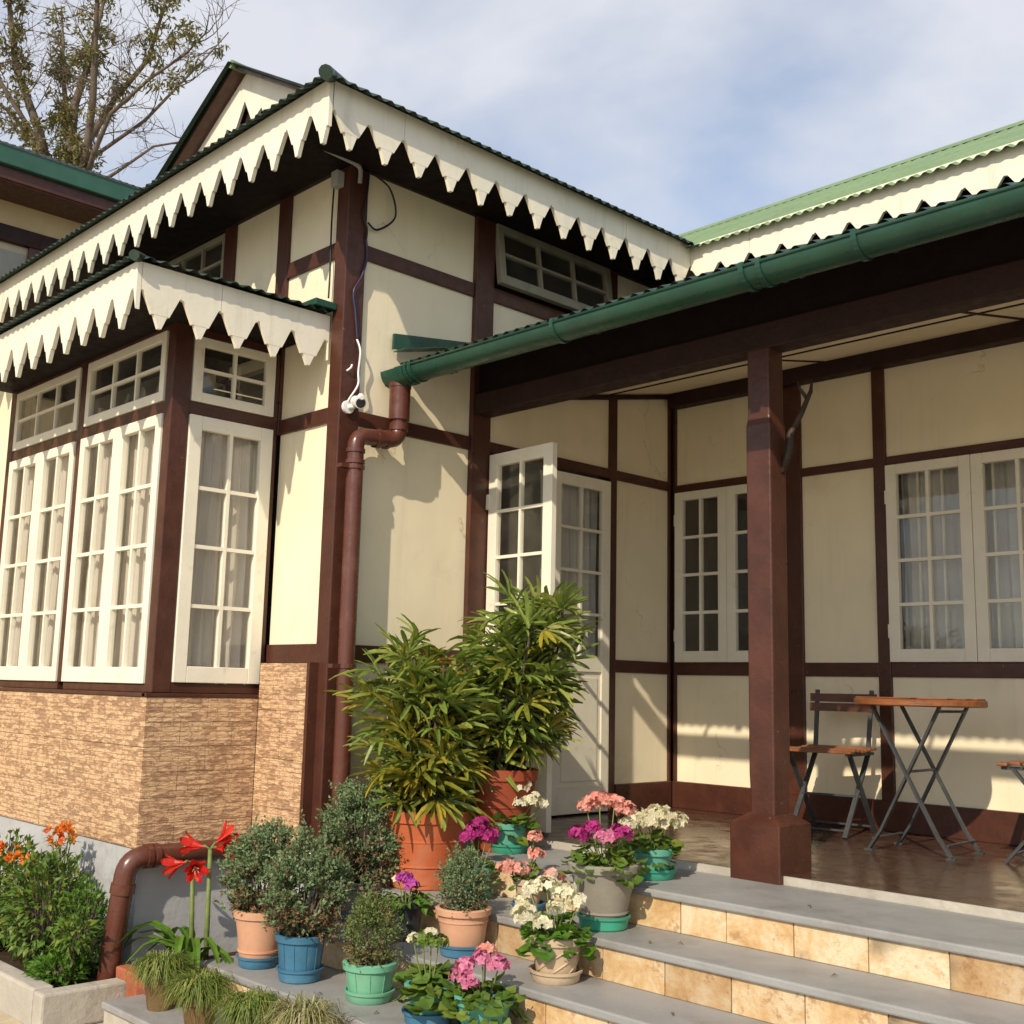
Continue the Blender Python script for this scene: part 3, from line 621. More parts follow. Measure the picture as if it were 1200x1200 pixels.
for sx in (1, -1):
    # brown soffit board under the verge, cream pierced barge board behind it
    MB().prism([(XR, GY-.06, zr-.012), (XR+sx*(hw+.1), GY-.06, zg-.012-.1*TP), (XR+sx*(hw+.1), GY-.06, zg-.035-.1*TP), (XR, GY-.06, zr-.035)], (0, .20, 0)).build('verge_soffit', 'maroon', house)
    mb = MB(); nb = 7
    for k in range(nb):
        a, b = hw*k/nb, hw*(k+1)/nb; c = (a+b)/2; zz = lambda d, dz: (XR+sx*d, GY+.045, zr-.035-d*TP-dz)
        mb.prism([zz(a, .0), zz(b, .0), zz(b, .22), zz(c+.02, .34), zz(c-.02, .34), zz(a, .22)], (0, .02, 0))
    mb.build('barge_board', 'fascia_paint', house)
    corrugated('verge_roof', 'roof_dark', (XR, GY-.08, zr+.004), (0, 1, 0), (sx, 0, -TP), .21, lambda s: 0, lambda s: hw+.08)
# main block front slope and ridge
MR = 1.7
corrugated('roof_slope', 'roof_light', (-2.2, 2.375, ZE-.018), (1, 0, 0), (0, 1, TP), 10.4, lambda s: max(0, (EV+2.2)-s), lambda s: MR)
corrugated('roof_slope', 'roof_light', (-2.2, 2.375+2*MR, ZE-.018), (1, 0, 0), (0, -1, TP), 10.4, lambda s: 0, lambda s: MR)
mb = MB(); ry, rz = 2.375+MR, ZE-.018+MR*TP
for sy in (-1, 1): mb.prism([(-2.2, ry, rz+.025), (-2.2, ry+sy*.16, rz+.014-.16*TP), (-2.2, ry+sy*.16, rz+.010-.16*TP), (-2.2, ry, rz+.018)], (10.4, 0, 0))
mb.build('ridge_flashing', 'roof_light', house)
MB().prism([(EV-.05, 2.375-.02, ZE-.022), (EV+.06, 2.375-.02, ZE-.022), (EV-1.0, 2.375+1.1, ZE+1.06*TP-.02), (EV-1.1, 2.375+1.06, ZE+1.06*TP-.02)], (0, 0, .006)).build('valley_flashing', 'roof_dark', house)
# bay roof: front, right hip
TB = .33; bz = 2.765
corrugated('roof_slope', 'roof_dark', (-.075, -1.165, bz), (-1, 0, 0), (0, 1, TB), 3.2, lambda s: 0, lambda s: min(1.16, s*.9))
corrugated('roof_slope', 'roof_dark', (-.075, -1.165, bz), (0, 1, 0), (-1, 0, TB*.9), 1.165, lambda s: 0, lambda s: s/.9)
lathe_cap((-.08, -1.16, bz-.004), (-1.36, -.01, bz+1.135*TB), .026, 'roof_dark', 'hip_cap')
MB().box(-.36, -.06, -.14, -.002, bz+.012, bz+.050).build('roof_flashing', 'green_gutter', house, bevel=.004)
# porch roof
corrugated('porch_roof', 'roof_dark', (.015, y0e, z0e), (1, 0, 0), (0, 1, sl), 7.6, lambda s: 0, lambda s: 2.46, rows=2)
MB().prism([(.001, .335, 2.62), (.001, 1.1, 2.79), (.001, 1.1, 2.815), (.001, .337, 2.71)], (.016, 0, 0)).build('roof_flashing', 'green_gutter', house)
MB().prism([(.017, .335, 2.60), (.017, 1.1, 2.79), (.017, 1.1, 2.795), (.017, .335, 2.606)], (.10, 0, 0)).build('roof_flashing', 'green_gutter', house)

# ------------------------------------------------------------------ gutter and pipes
GYc, GZ, GRr = .335, 2.468, .075
def half_round(x0, x1, r, th, zc):
    mb = MB(); K = 14
    for (x) in (x0, x1):
        for rr in (r, r-th):
            for k in range(K+1):
                a = PI+PI*k/K; mb.v.append((x, GYc+rr*math.cos(a), zc+rr*math.sin(a)*.98))
    o0, i0, o1, i1 = 0, K+1, 2*(K+1), 3*(K+1)
    for k in range(K):
        mb.f += [(o0+k, o0+k+1, o1+k+1, o1+k), (i0+k, i1+k, i1+k+1, i0+k+1), (o0+k, i0+k, i0+k+1, o0+k+1), (o1+k, o1+k+1, i1+k+1, i1+k)]
    mb.f += [(o0, o1, i1, i0), (o0+K, i0+K, i1+K, o1+K)]
    return mb
gut = half_round(.13, 7.6, GRr, .006, GZ).build('gutter', 'green_gutter', house, smooth=True, edge=50)
MB().tube([(.13, GYc-GRr, GZ+.002), (7.6, GYc-GRr, GZ+.002)], .008, 8).build('gutter_bead', 'green_gutter', gut, smooth=True)
half_round(.02, .20, GRr+.012, .008, GZ).build('gutter_outlet', 'green_gutter', gut, smooth=True, edge=50)
MB().prism([(.02, GYc-.085, GZ), (.02, GYc+.085, GZ), (.02, GYc+.05, GZ-.075), (.02, GYc-.05, GZ-.075)], (.008, 0, 0)).build('stop_end', 'green_gutter', gut)
for x in (.205, .245, 1.30, 2.36, 2.44, 2.86, 4.1, 5.3, 6.5):
    mb = MB(); K = 14; r = GRr+.008; i0 = 0
    for k in range(K+1):
        a = PI-.25+(PI+.5)*k/K
        for dx in (0, .022):
            for rr in (r, r-.010): mb.v.append((x+dx, GYc+rr*math.cos(a), GZ+rr*math.sin(a)*.98))
    for k in range(K):
        a = 4*k; b = a+4
        mb.f += [(a, b, b+2, a+2), (a+1, a+3, b+3, b+1), (a, a+1, b+1, b), (a+2, b+2, b+3, a+3)]
    mb.bar((x+.011, GYc+r-.004, GZ), (x+.011, .60, GZ+.03), .022, .006)
    mb.build('gutter_bracket', 'green_gutter', gut)
PX, PY = .07, .068
def arc(c, a, b, n=6):
    # quarter bend from point a to point b around corner c (quadratic)
    a, b, c = Vector(a), Vector(b), Vector(c); return [tuple(a*(1-t)**2+c*2*t*(1-t)+b*t*t) for t in [i/n for i in range(n+1)]]
pr = .045
path = [(PX+.02, GYc, GZ-.06), (PX+.02, GYc, 2.16)] + arc((PX+.02, GYc, 2.085), (PX+.02, GYc, 2.15), (PX+.01, GYc-.065, 2.085)) + arc((PX, PY, 2.075), (PX, PY+.07, 2.078), (PX, PY, 2.01)) + [(PX, PY, .02)] + arc((PX, PY, -.075), (PX, PY, .0), (PX-.07, PY-.07, -.075))
dpipe = MB().tube(path, pr, 14).build('downpipe', 'brown_pipe', house, smooth=True, edge=50)
for z, r in ((2.40, .062), (2.33, .056), (2.22, .052), (2.16, .052)): MB().lathe([(r-.012, -.02), (r, -.018), (r, .018), (r-.012, .02)], 16, (PX+.02, GYc, z)).build('pipe_collar', 'brown_pipe', dpipe, smooth=True, edge=40)
MB().tube([(PX+.02, GYc, 2.43), (PX+.02, GYc, 2.20)], .058, 16).build('pipe_socket', 'brown_pipe', dpipe, smooth=True, edge=50)
MB().tube([(PX, .22, 2.08), (PX, .19, 2.08)], .053, 14).build('pipe_collar', 'brown_pipe', dpipe, smooth=True, edge=40)
MB().tube([(PX, .275, 2.085), (PX, .255, 2.083)], .053, 14).build('pipe_collar', 'brown_pipe', dpipe, smooth=True, edge=40)
for z in (1.99, 1.93): MB().lathe([(.045, -.012), (.052, -.01), (.052, .01), (.045, .012)], 16, (PX, PY, z)).build('pipe_collar', 'brown_pipe', dpipe, smooth=True, edge=40)
for z in (1.90, .86):
    MB().lathe([(.046, -.011), (.053, -.01), (.053, .01), (.046, .011)], 16, (PX, PY, z)).box(-.002, PX-.04, PY-.01, PY+.01, z-.012, z+.012).box(PX-.02, PX+.02, PY-.10, PY-.045, z-.01, z+.01).build('pipe_clamp', 'brown_pipe', dpipe)
low = [(PX-.06, PY-.06, -.075), (.02, -.05, -.08), (-.1, -.11, -.085), (-.40, -.125, -.085)] + arc((-.49, -.125, -.085), (-.42, -.125, -.085), (-.49, -.20, -.085)) + [(-.49, -.66, -.088)] + arc((-.493, -.765, -.09), (-.49, -.68, -.088), (-.498, -.775, -.17)) + [(-.53, -.79, -.45), (-.555, -.80, -.70)]
lp = MB().tube(low, .052, 14).build('drain_pipe', 'brown_pipe', house, smooth=True, edge=50)
for y in (-.62, -.66): MB().tube([(-.49, y, -.088), (-.49, y-.025, -.088)], .06, 14).build('pipe_collar', 'brown_pipe', lp, smooth=True, edge=40)
MB().tube([(-.503, -.777, -.21), (-.508, -.78, -.255)], .06, 14).build('pipe_collar', 'brown_pipe', lp, smooth=True, edge=40)

# ------------------------------------------------------------------ curtains (hang inside)
def curtain(fr, u0, u1, z0, z1, n, m, label, gather=.5, folds=9):
    mb = MB(); K = 60; ph = rnd.uniform(0, 6)
    for i in range(K+1):
        s = i/K
        for z, k in ((z0, 1.), ((z0+z1)/2, .9), (z1-.12, .75), (z1, .55)):
            u = u0+(u1-u0)*s+.006*math.sin(z*5+i)
            nn = n+.016*k*math.sin(2*PI*folds*s+ph+.35*math.sin(z*2.4+ph))+.006*math.sin(2*PI*folds*2.3*s+z*2)
            mb.v.append(fr.p(u, nn, z))
    for i in range(K):
        for j in range(3): a = 4*i+j; mb.f.append((a, a+4, a+5, a+1))
    return tag(mb.build('curtain', m, smooth=True, closed=False), label, 'curtain', 'curtains behind the windows')
for a, b, lab in ((-1.18, -.70, 'pale net curtain behind bay casement pair beside the maroon corner post, right half'), (-1.64, -1.24, 'pale net curtain behind bay casement pair beside the maroon corner post, left half'),
                  (-2.24, -1.79, 'pale net curtain behind the far pair of bay casements, half beside the mullion post'), (-2.76, -2.34, 'pale net curtain behind the far pair of bay casements, outer half')):
    curtain(FY, a, b, .72, 2.2, -.085, 'curtain', lab)
curtain(FS, -.54, -.05, .72, 2.2, -.085, 'curtain', 'pale net curtain behind the tall side window of the bay', folds=8)
curtain(FB, 1.63, 2.13, .93, 2.18, -.16, 'curtain_blue', 'grey curtain behind barred porch window, half beside the wall post', folds=6)
curtain(FB, 2.14, 2.65, .93, 2.18, -.16, 'curtain_blue', 'grey curtain behind barred porch window, half above the table', folds=6)
curtain(FR, 1.66, 2.19, .9, 2.15, -.12, 'curtain_blue', 'grey blue curtain hanging behind the shut door leaf', folds=8)

# ------------------------------------------------------------------ entrance steps
steps = empty('entrance_steps', (0, 0, -.8), label='grey painted entrance steps with yellow stone risers in front of the porch', cat='steps')
def W(mb): 
    mb.v = [(x, y, z+.8) for x, y, z in mb.v]; return mb
lv = [(-.035, .385, .919, .003), (-.19, .075, .405, .003), (-.345, -.235, .095, -.005), (-.50, -.62, -.215, -.005), (-.655, -.975, -.60, -.20)]
for k, (z, yf, yb, x0) in enumerate(lv):
    W(MB().box(x0, XE, yf-.018, yb, z-.032, z)).build('tread', 'tread_grey', steps, bevel=.007)
    if k == 0: W(MB().box(x0, XE, yf+.012, .93, -.80, z-.034)).build('step_core', 'concrete', steps)
    else: W(MB().box(x0, XE, yf+.012, yb, -.80, z-.033)).build('step_core', 'concrete', steps)
    zb = lv[k+1][0] if k < 4 else -.8
    x = x0+.002; i = 0
    first = [.26, .19, .26, .22, .3][k]
    while x < XE-.02 and k < 4:
        wd = first if i == 0 else rnd.choice((.30, .30, .295, .305, .22)); x1 = min(XE, x+wd)
        j = rnd.uniform(0, .003)
        W(MB().box(x+.0022, x1-.0022, yf-j, yf+.011, zb+.001, z-.033)).build('riser_tile', 'riser_stone', steps, bevel=.0025)
        x = x1; i += 1
    if k == 4: W(MB().box(x0, XE, yf, yf+.011, -.8, z-.033)).build('riser', 'concrete', steps)
tag(MB().box(-1.2, 9, -3.2, -.978, -.80, -.792).build('paved_path', 'sandy_ground'), kind='structure')

# ------------------------------------------------------------------ left flower bed
kerb = empty('planter_kerb', (-.42, -1.14, -.8), label='low concrete kerb around the flower bed below the bay window', cat='kerb')
for b in ((-3.2, -.055, -.05, .05, 0., .175), (-.05, .05, -.05, .40, .001, .168)):
    MB().box(*b).build('kerb_block', 'concrete', kerb, bevel=.012)
tag(MB().box(-3.6, -.47, -1.10, -.68, -.82, -.66).build('flower_bed_soil', 'soil'), kind='structure')
tag(MB().box(-.46, -.02, -.74, -.06, -.82, -.60).build('lily_bed_soil', 'soil'), kind='structure')
be = empty('brick_edging', (-.2, -.76, -.8), label='row of old red bricks edging the bed under the red lilies', cat='edging')
bm_ = MB().box(-.05, .05, -.035, .035, 0, .22).mesh('brick', 'brick_red')
for i in range(5): place('brick', bm_, be, (-.22+.106*i, rnd.uniform(-.01, .01), rnd.uniform(-.01, .02)), (rnd.uniform(-.06, .06), rnd.uniform(-.05, .05), rnd.uniform(-.08, .08)), .008)
for i in range(6): place('brick', bm_, be, (.225+rnd.uniform(-.012, .012), .07+.106*i, rnd.uniform(.05, .10)), (rnd.uniform(-.06, .06), rnd.uniform(-.05, .05), PI/2+rnd.uniform(-.08, .08)), .008)

# ------------------------------------------------------------------ porch furniture
def folding_chair(loc, rz, label):
    c = empty('folding_chair', loc, (0, 0, rz), label, 'chair', 'folding bistro chairs on the porch')
    # local: faces -y
    for sx in (-1, 1):
        x = sx*.175
        MB().bar((x, .20, .005), (x, -.15, .445), .014, .026, (1, 0, 0)).build('leg', 'iron', c)
        MB().bar((x*.90, -.20, .005), (x*.90, .17, .44), .014, .026, (1, 0, 0)).bar((x*.90, .168, .437), (x*.94, .235, .80), .014, .024, (1, 0, 0)).build('back_leg', 'iron', c)
    for a_, y_, z_ in ((.175, .17, .04), (.158, -.17, .04), (.158, -.03, .215)): MB().tube([(-a_, y_, z_), (a_, y_, z_)], .007, 6).build('stretcher', 'iron', c)
    for i in range(7):
        y = -.19+.058*i; z = .452+.012*abs(i-3)/3-(.012 if i == 0 else 0)
        MB().box(-.205, .205, y-.024, y+.024, z, z+.016).build('seat_slat', 'wood_slat', c, bevel=.004)
    MB().bar((-.175, -.2, .444), (-.175, .2, .444), .012, .016).bar((.175, -.2, .444), (.175, .2, .444), .012, .016).build('seat_frame', 'iron', c)
    for z in (.70, .755):
        mb = MB(); K = 8
        for i in range(K+1):
            x = -.20+.40*i/K; y = .205+(z-.70)*.18+.018*(1-(x/.2)**2)
            mb.v += [(x, y-.008, z-.024), (x, y+.008, z-.024), (x, y+.008, z+.024), (x, y-.008, z+.024)]
        for i in range(K):
            for e in range(4): mb.f.append((4*i+e, 4*i+(e+1) % 4, 4*i+4+(e+1) % 4, 4*i+4+e))
        mb.f += [(0, 1, 2, 3), (4*K, 4*K+1, 4*K+2, 4*K+3)]
        mb.build('back_slat', 'wood_slat_dark', c)
    return c
folding_chair((1.43, 2.47, 0), math.radians(8), 'wooden slatted folding chair standing between porch post and round table')
folding_chair((2.72, 2.33, 0), math.radians(-82), 'wooden slatted folding chair on the other side of round table, under barred window')
tb = empty('bistro_table', (2.11, 2.2, 0), (0, 0, math.radians(3)), 'round wooden folding table with crossed black iron legs on the porch', 'table')
mb = MB(); mb.lathe([(.0, .722), (.318, .722), (.325, .728), (.325, .752), (.318, .758), (0, .758)], 40).build('table_rim', 'wood_slat', tb, smooth=True, edge=40)
for i in range(7):
    y = -.27+.09*i; hw_ = math.sqrt(max(.0, .312**2-(abs(y)+.03)**2))
    MB().box(-hw_, hw_, y-.041, y+.041, .7585, .766).build('table_slat', 'wood_slat', tb, bevel=.003)
for y in (-.175, .175):
    for sx in (-1, 1):
        yo = y+(.012 if sx > 0 else -.012)
        a, b_ = (sx*.17, yo, .722), (-sx*.15, yo, .10)
        MB().bar(a, b_, .012, .028, (0, 1, 0)).bar(b_, (-sx*.215, yo, .008), .012, .028, (0, 1, 0)).box(-sx*.215-.022, -sx*.215+.022, yo-.015, yo+.015, 0, .008).build('leg', 'iron', tb)
for a_, z_ in ((-.19, .06), (.19, .06), (0, .40), (.165, .70)): MB().tube([(a_, -.17, z_), (a_, .17, z_)], .007, 6).build('stretcher', 'iron', tb)

# ------------------------------------------------------------------ camera, cables, conduit, antler hook
cc = empty('security_camera', (.0, .062, 2.235), label='small white bullet security camera on the maroon corner post', cat='camera')
MB().tube([(.0, -.012, 0), (.018, -.012, 0)], .036, 16).build('mount', 'white_plastic', cc, smooth=True, edge=40)
MB().tube([(.018, -.012, 0), (.045, 0, .0), (.062, .0, .015)], .014, 10).build('bracket', 'white_plastic', cc, smooth=True, edge=50)
bd = Vector((.80, -.30, -.28)).normalized(); p0 = Vector((.045, .012, .03))
MB().tube([p0, p0+bd*.10], .031, 16).build('body', 'white_plastic', cc, smooth=True, edge=40)
MB().tube([p0+bd*.101, p0+bd*.103], .026, 16).build('lens', 'lens_black', cc, smooth=True, edge=40)
MB().tube([p0+bd*.10+Vector((0, 0, .033)), p0+bd*.125+Vector((0, 0, .033))], [.02, .012], 10).build('sun_shield', 'white_plastic', cc, smooth=True, edge=40)
def wire(name, pts, r, m, label):
    # Catmull-Rom through points
    P = [Vector(p) for p in pts]; P = [P[0]]+P+[P[-1]]; q = []
    for i in range(1, len(P)-2):
        for k in range(8):
            t = k/8; a, b, c, d = P[i-1], P[i], P[i+1], P[i+2]
            q.append(.5*((2*b)+(c-a)*t+(2*a-5*b+4*c-d)*t*t+(3*b-a-3*c+d)*t**3))
    q.append(P[-2])
    return tag(MB().tube(q, r, 6).build(name, m, smooth=True), label, 'cable')
wire('cable', [(.008, .09, 2.62), (.03, .10, 2.55), (.02, .10, 2.44), (.035, .09, 2.36), (.02, .05, 2.28), (.01, .04, 2.25)], .006, 'white_plastic', 'white lead looping up from the security camera')
wire('cable', [(.012, .062, 2.47), (.018, .05, 2.45), (.01, .03, 2.43)], .006, 'white_plastic', 'short loose white plug end beside the camera lead')
wire('cable', [(.010, .12, 3.20), (.012, .13, 3.1), (.014, .10, 2.98), (.014, .05, 2.88), (.012, .07, 2.76), (.010, .09, 2.62)], .006, 'blue_wire', 'dark blue wire wandering down the corner post')
wire('cable', [(.03, .13, 3.58), (.05, .24, 3.52), (.03, .30, 3.38), (.005, .20, 3.28), (.006, .13, 3.30)], .006, 'black_rubber', 'black cable loop hanging on the wall under the eave')
wire('cable', [(.01, .12, 3.58), (.012, .11, 3.45), (.012, .09, 3.34), (.012, .12, 3.26), (.010, .12, 3.20)], .006, 'black_rubber', 'black cable running down the corner post under the eave')
wire('cable', [(-.13, -.012, 3.52), (-.14, -.01, 3.3), (-.13, -.012, 3.0), (-.135, -.01, 2.86)], .005, 'black_rubber', 'thin black wire hanging down the panel left of the corner post')
wire('conduit_pipe', [(.02, -.36, 3.625), (.02, -.10, 3.61), (.022, .02, 3.60), (.025, .05, 3.575), (.025, .05, 3.50)], .014, 'grey_plastic', 'bent grey plastic conduit at the corner under the eave')['category'] = 'conduit'
tag(MB().box(-.105, -.045, -.055, -.002, 3.48, 3.57).build('junction_box', 'grey_plastic', bevel=.006), 'small grey junction box fixed to the top of the corner post', 'box')
an = empty('antler_hook', (2.043, 1.05, 1.8), label='forked antler hook fixed to the back of the porch post', cat='hook')
MB().tube([(.0, .0, -.02), (.03, .02, .08), (.03, .03, .16), (.05, .05, .22)], [.016, .02, .018, .014], 8).build('stem', 'antler', an, smooth=True)
MB().tube([(.04, .04, .19), (.07, .07, .27), (.10, .10, .37), (.10, .115, .43)], [.016, .013, .010, .004], 8).tube([(.085, .085, .34), (.06, .07, .385), (.055, .06, .42)], [.010, .007, .003], 8).build('tine', 'antler', an, smooth=True)

# ------------------------------------------------------------------ pots
def pot_profile(r0, r1, h, rim=.018, rimh=.03, lip=.006):
    # outer wall up, rim, inner wall down
    return [(0, 0), (r0*.96, 0), (r0, .006), (r0+(r1-r0)*.5, h*.5), (r1, h-rimh), (r1+lip+.004, h-rimh+.003), (r1+lip+.006, h-.004), (r1+lip, h), (r1-.006, h), (r1-.010, h-.02), (r1-.014, h-.035), (0, h-.035)]
def potted(name, loc, label, cat, group=None): return empty(name, loc, (0, 0, rnd.uniform(0, 6)), label, cat, group)
def add_pot(t, r0, r1, h, m, z0=0., saucer=None, rimh=.03, rings=(), ribs=0):
    if saucer:
        rs, hs, ms = saucer
        MB().lathe([(0, 0), (rs*.86, 0), (rs*.92, .006), (rs*.97, hs-.012), (rs+.004, hs-.010), (rs+.006, hs), (rs-.004, hs), (rs*.9, hs-.012), (rs*.84, .012), (0, .010)], 32).build('saucer', ms, t, smooth=True, edge=35)
        z0 = .014
    p = MB().lathe(pot_profile(r0, r1, h, rimh=rimh), 36, (0, 0, z0)).build('pot', m, t, smooth=True, edge=35)
    for k in rings:
        rr = r0+(r1-r0)*k; MB().lathe([(rr-.004, h*k-.005), (rr+.005, h*k-.004), (rr+.005, h*k+.004), (rr-.004, h*k+.005)], 36, (0, 0, z0)).build('pot_band', m, p, smooth=True, edge=40)
    for k in range(ribs):
        a = 2*PI*k/ribs; c, s_ = math.cos(a), math.sin(a)
        MB().bar((c*(r0+.001), s_*(r0+.001), z0+.012), (c*(r1+.001), s_*(r1+.001), z0+h-rimh), .003, .003).build('pot_rib', m, p)
    so = MB(); so.lathe([(0, h-.036), (r1-.016, h-.036), (r1*.6, h-.022), (0, h-.015)], 20, (0, 0, z0)).build('potting_soil', 'soil', t, smooth=True)
    return z0+h-.02
def rv(): return Vector((rnd.gauss(0, 1), rnd.gauss(0, 1), rnd.gauss(0, 1))).normalized()

# palms ------------------------------------------------
def fan_mesh(name, m, n, spread, ln):
    mb = MB()
    for i in range(n):
        a = -spread/2+spread*i/(n-1)+rnd.uniform(-.06, .06)
        d = Vector((math.cos(a), math.sin(a), .12+rnd.uniform(-.08, .1))).normalized(); L_ = ln*(1-.28*abs(a)/(spread/2))*rnd.uniform(.85, 1.1)
        wd = rnd.uniform(.022, .031); sd = Vector((-math.sin(a), math.cos(a), 0)); dr = rnd.uniform(.15, .5)
        pts = []; ws = []
        for k, (t, q) in enumerate(((.0, .25), (.25, .8), (.6, 1.), (.88, .75), (1., .28))):
            pts.append(d*L_*t-Vector((0, 0, dr*L_*t*t))); ws.append(wd*q)
        mb.strip(pts, ws, [sd]*5, .32)
    return mb.mesh(name, m, False, False)
def palm(t, z0, height, spread, ncane, nf, yellow, meshes, meshes_y, ln_scale, lean=(0, 0)):
    for c in range(ncane):
        a = rnd.uniform(0, 2*PI); r = spread*.33*math.sqrt(rnd.random()); hh = height*rnd.uniform(.45, 1.)
        b = Vector((r*.7*math.cos(a), r*.7*math.sin(a), z0-.02)); top = Vector((r*1.5*math.cos(a)+lean[0]*hh, r*1.5*math.sin(a)+lean[1]*hh, z0+hh*.82))
        mid = (b+top)/2+Vector((rnd.uniform(-.02, .02), rnd.uniform(-.02, .02), 0))
        MB().tube([b, mid, top], [.011, .009, .006], 7).build('cane', 'cane', t, smooth=True)
        for k in range(nf):
            f = .14+.86*(k+rnd.random())/nf; p = b.lerp(top, f); az = rnd.uniform(0, 2*PI)
            el = rnd.uniform(.15, 1.25) if f > .7 else rnd.uniform(-.25, .8)
            o = Vector((math.cos(az)*math.cos(el), math.sin(az)*math.cos(el), math.sin(el))); pl = rnd.uniform(.05, .15)*ln_scale
            q = p+o*pl+Vector((0, 0, -.1*pl))
            yl = rnd.random() < (yellow*1.6 if f < .62 else yellow*.3)
            fr_ = place('frond', rnd.choice(meshes_y if yl else meshes), t, q, (rnd.uniform(-.9, .9), -el*.8+rnd.uniform(-.5, .5), az)); sc_ = ln_scale*rnd.uniform(.78, 1.12); fr_.scale = (sc_, sc_, sc_)
            MB().tube([p, (p+q)/2+Vector((0, 0, .01)), q], .0022, 4, False).build('petiole', 'stalk_green', fr_.parent)
fm = [fan_mesh('frond', 'palm_leaf', rnd.choice((6, 7, 8, 9)), rnd.uniform(2.2, 3.5), rnd.uniform(.19, .25)) for _ in range(8)]
fy = [fan_mesh('frond', 'palm_leaf_yellow', rnd.choice((6, 7, 8)), rnd.uniform(2.0, 3.2), rnd.uniform(.19, .25)) for _ in range(5)]
t = potted('potted_palm', (.49, .28, -.19), 'bushy lady palm with yellowing lower fronds in bright terracotta pot on step', 'palm plant')
z = add_pot(t, .165, .215, .365, 'terracotta', rimh=.055, rings=(.30, .62)); palm(t, z, .98, .46, 30, 8, .5, fm, fy, 1.02, (-.05, -.06))
t = potted('potted_palm', (.62, .66, -.035), 'taller dark green lady palm in shaded terracotta pot beside the open door', 'palm plant')
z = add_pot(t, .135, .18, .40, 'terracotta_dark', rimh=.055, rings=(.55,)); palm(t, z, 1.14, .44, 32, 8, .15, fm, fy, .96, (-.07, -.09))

# juniper shrubs ------------------------------------------------
def juniper(t, z0, cz, rx, rz, n, m, brown=.0, sprig=.05, shape='ball', wb=.0125):
    mb = MB(); bb = MB(); tw = MB(); ph = rnd.uniform(0, 6); cen = []
    for i in range(64):
        fz = 1-2*(i+.5)/64; fa = i*2.39996+ph; d = (Vector((math.cos(fa)*math.sqrt(1-fz*fz), math.sin(fa)*math.sqrt(1-fz*fz), fz))+rv()*.16).normalized(); cen.append(d*(.55+.5*rnd.random()**.6)*(1+.10*math.sin(6*d.x+ph)))
    for i in range(n):
        d = rv()
        if shape == 'cone':
            h = rnd.random()**.75; a = rnd.uniform(0, 2*PI); r = rx*(.25+.75*(1-h))**.8*(.25+.75*math.sqrt(rnd.random()))*(1+.32*math.sin(3*a+ph+5*h)+.15*math.sin(7*a-ph))*min(1, .45+2.2*h); h += .10*math.sin(2*a+ph)
            p = Vector((r*math.cos(a), r*math.sin(a), cz-rz+2*rz*h)); ax = Vector((math.cos(a)*.45, math.sin(a)*.45, 1)).normalized()
        else:
            rr = (.40+.60*rnd.random()**.5)*(1+.22*math.sin(6*d.x+3*d.z+ph)*math.cos(5*d.y+ph)+.13*math.sin(11*d.y+9*d.z+ph))
            c0 = rnd.choice(cen); d = c0.normalized(); p = Vector((c0.x*rx, c0.y*rx, cz+c0.z*rz))+rv()*abs(rnd.gauss(0, .030)); ax = (d+Vector((0, 0, .7))+rv()*.45).normalized()
            if p.z < z0+.01: p.z = z0+.01+.03*rnd.random()
        tgt = bb if rnd.random() < brown*(1.6 if p.z < cz-rz*.25 else .25) else mb
        L_ = sprig*rnd.uniform(.7, 1.3)
        for k in range(7):
            q = p+ax*L_*(k/7); sd = (rv()*.9+ax*.9).normalized(); tgt.leaf(q, sd, rv(), wb*rnd.uniform(1.1, 1.9), wb*.95, .2, .1)
    base = Vector((0, 0, z0-.03))
    for i in range(9):
        d = rv(); e = Vector((d.x*rx*.6, d.y*rx*.6, cz+abs(d.z)*rz*.4)); tw.tube([base+Vector((d.x*.01, d.y*.01, 0)), base.lerp(e, .5)+rv()*.012, e], [.007, .005, .002], 5)
    mb.build('foliage', m, t, closed=False); tw.build('branches', 'bark', t, smooth=True)
    if bb.v: bb.build('dry_foliage', 'juniper_brown', t, closed=False)
G = 'clipped juniper shrubs in pots by the steps'
t = potted('potted_juniper', (.24, -.47, -.50), 'round blue-green juniper in ribbed peach pot with blue saucer, beside red lilies', 'potted shrub', G)
z = add_pot(t, .085, .112, .235, 'pot_peach', saucer=(.095, .05, 'pot_blue'), rimh=.035, rings=(.25,)); juniper(t, z, z+.175, .13, .19, 1700, 'juniper', .35)
t = potted('potted_juniper', (.565, -.465, -.50), 'large rounded blue-green juniper in ribbed blue pot and saucer', 'potted shrub', G)
z = add_pot(t, .085, .102, .18, 'pot_blue', saucer=(.098, .055, 'pot_blue'), ribs=12); juniper(t, z, z+.19, .145, .20, 1900, 'juniper', .45)
t = potted('potted_juniper', (.33, .02, -.345), 'wide dark juniper in grey pot in front of the corner post', 'potted shrub', G)
z = add_pot(t, .085, .105, .17, 'pot_grey', saucer=(.095, .045, 'pot_blue')); juniper(t, z, z+.225, .165, .215, 2100, 'juniper', .3)
t = potted('potted_cypress', (1.013, -.43, -.50), 'upright light green dwarf cypress in pale green pot and saucer', 'potted shrub')
z = add_pot(t, .085, .102, .14, 'pot_green', saucer=(.099, .045, 'pot_green'), ribs=10); juniper(t, z, z+.12, .075, .125, 800, 'cypress_green', .3, .055, 'ball', .0085)
t = potted('potted_cypress', (1.173, -.07, -.345), 'small conical grey-green cypress in peach pot on blue saucer', 'potted shrub')
z = add_pot(t, .088, .108, .18, 'pot_peach', saucer=(.102, .05, 'pot_blue'), rimh=.03, rings=(.72,)); juniper(t, z, z+.105, .068, .11, 800, 'juniper', .25, .055, 'ball', .0085)

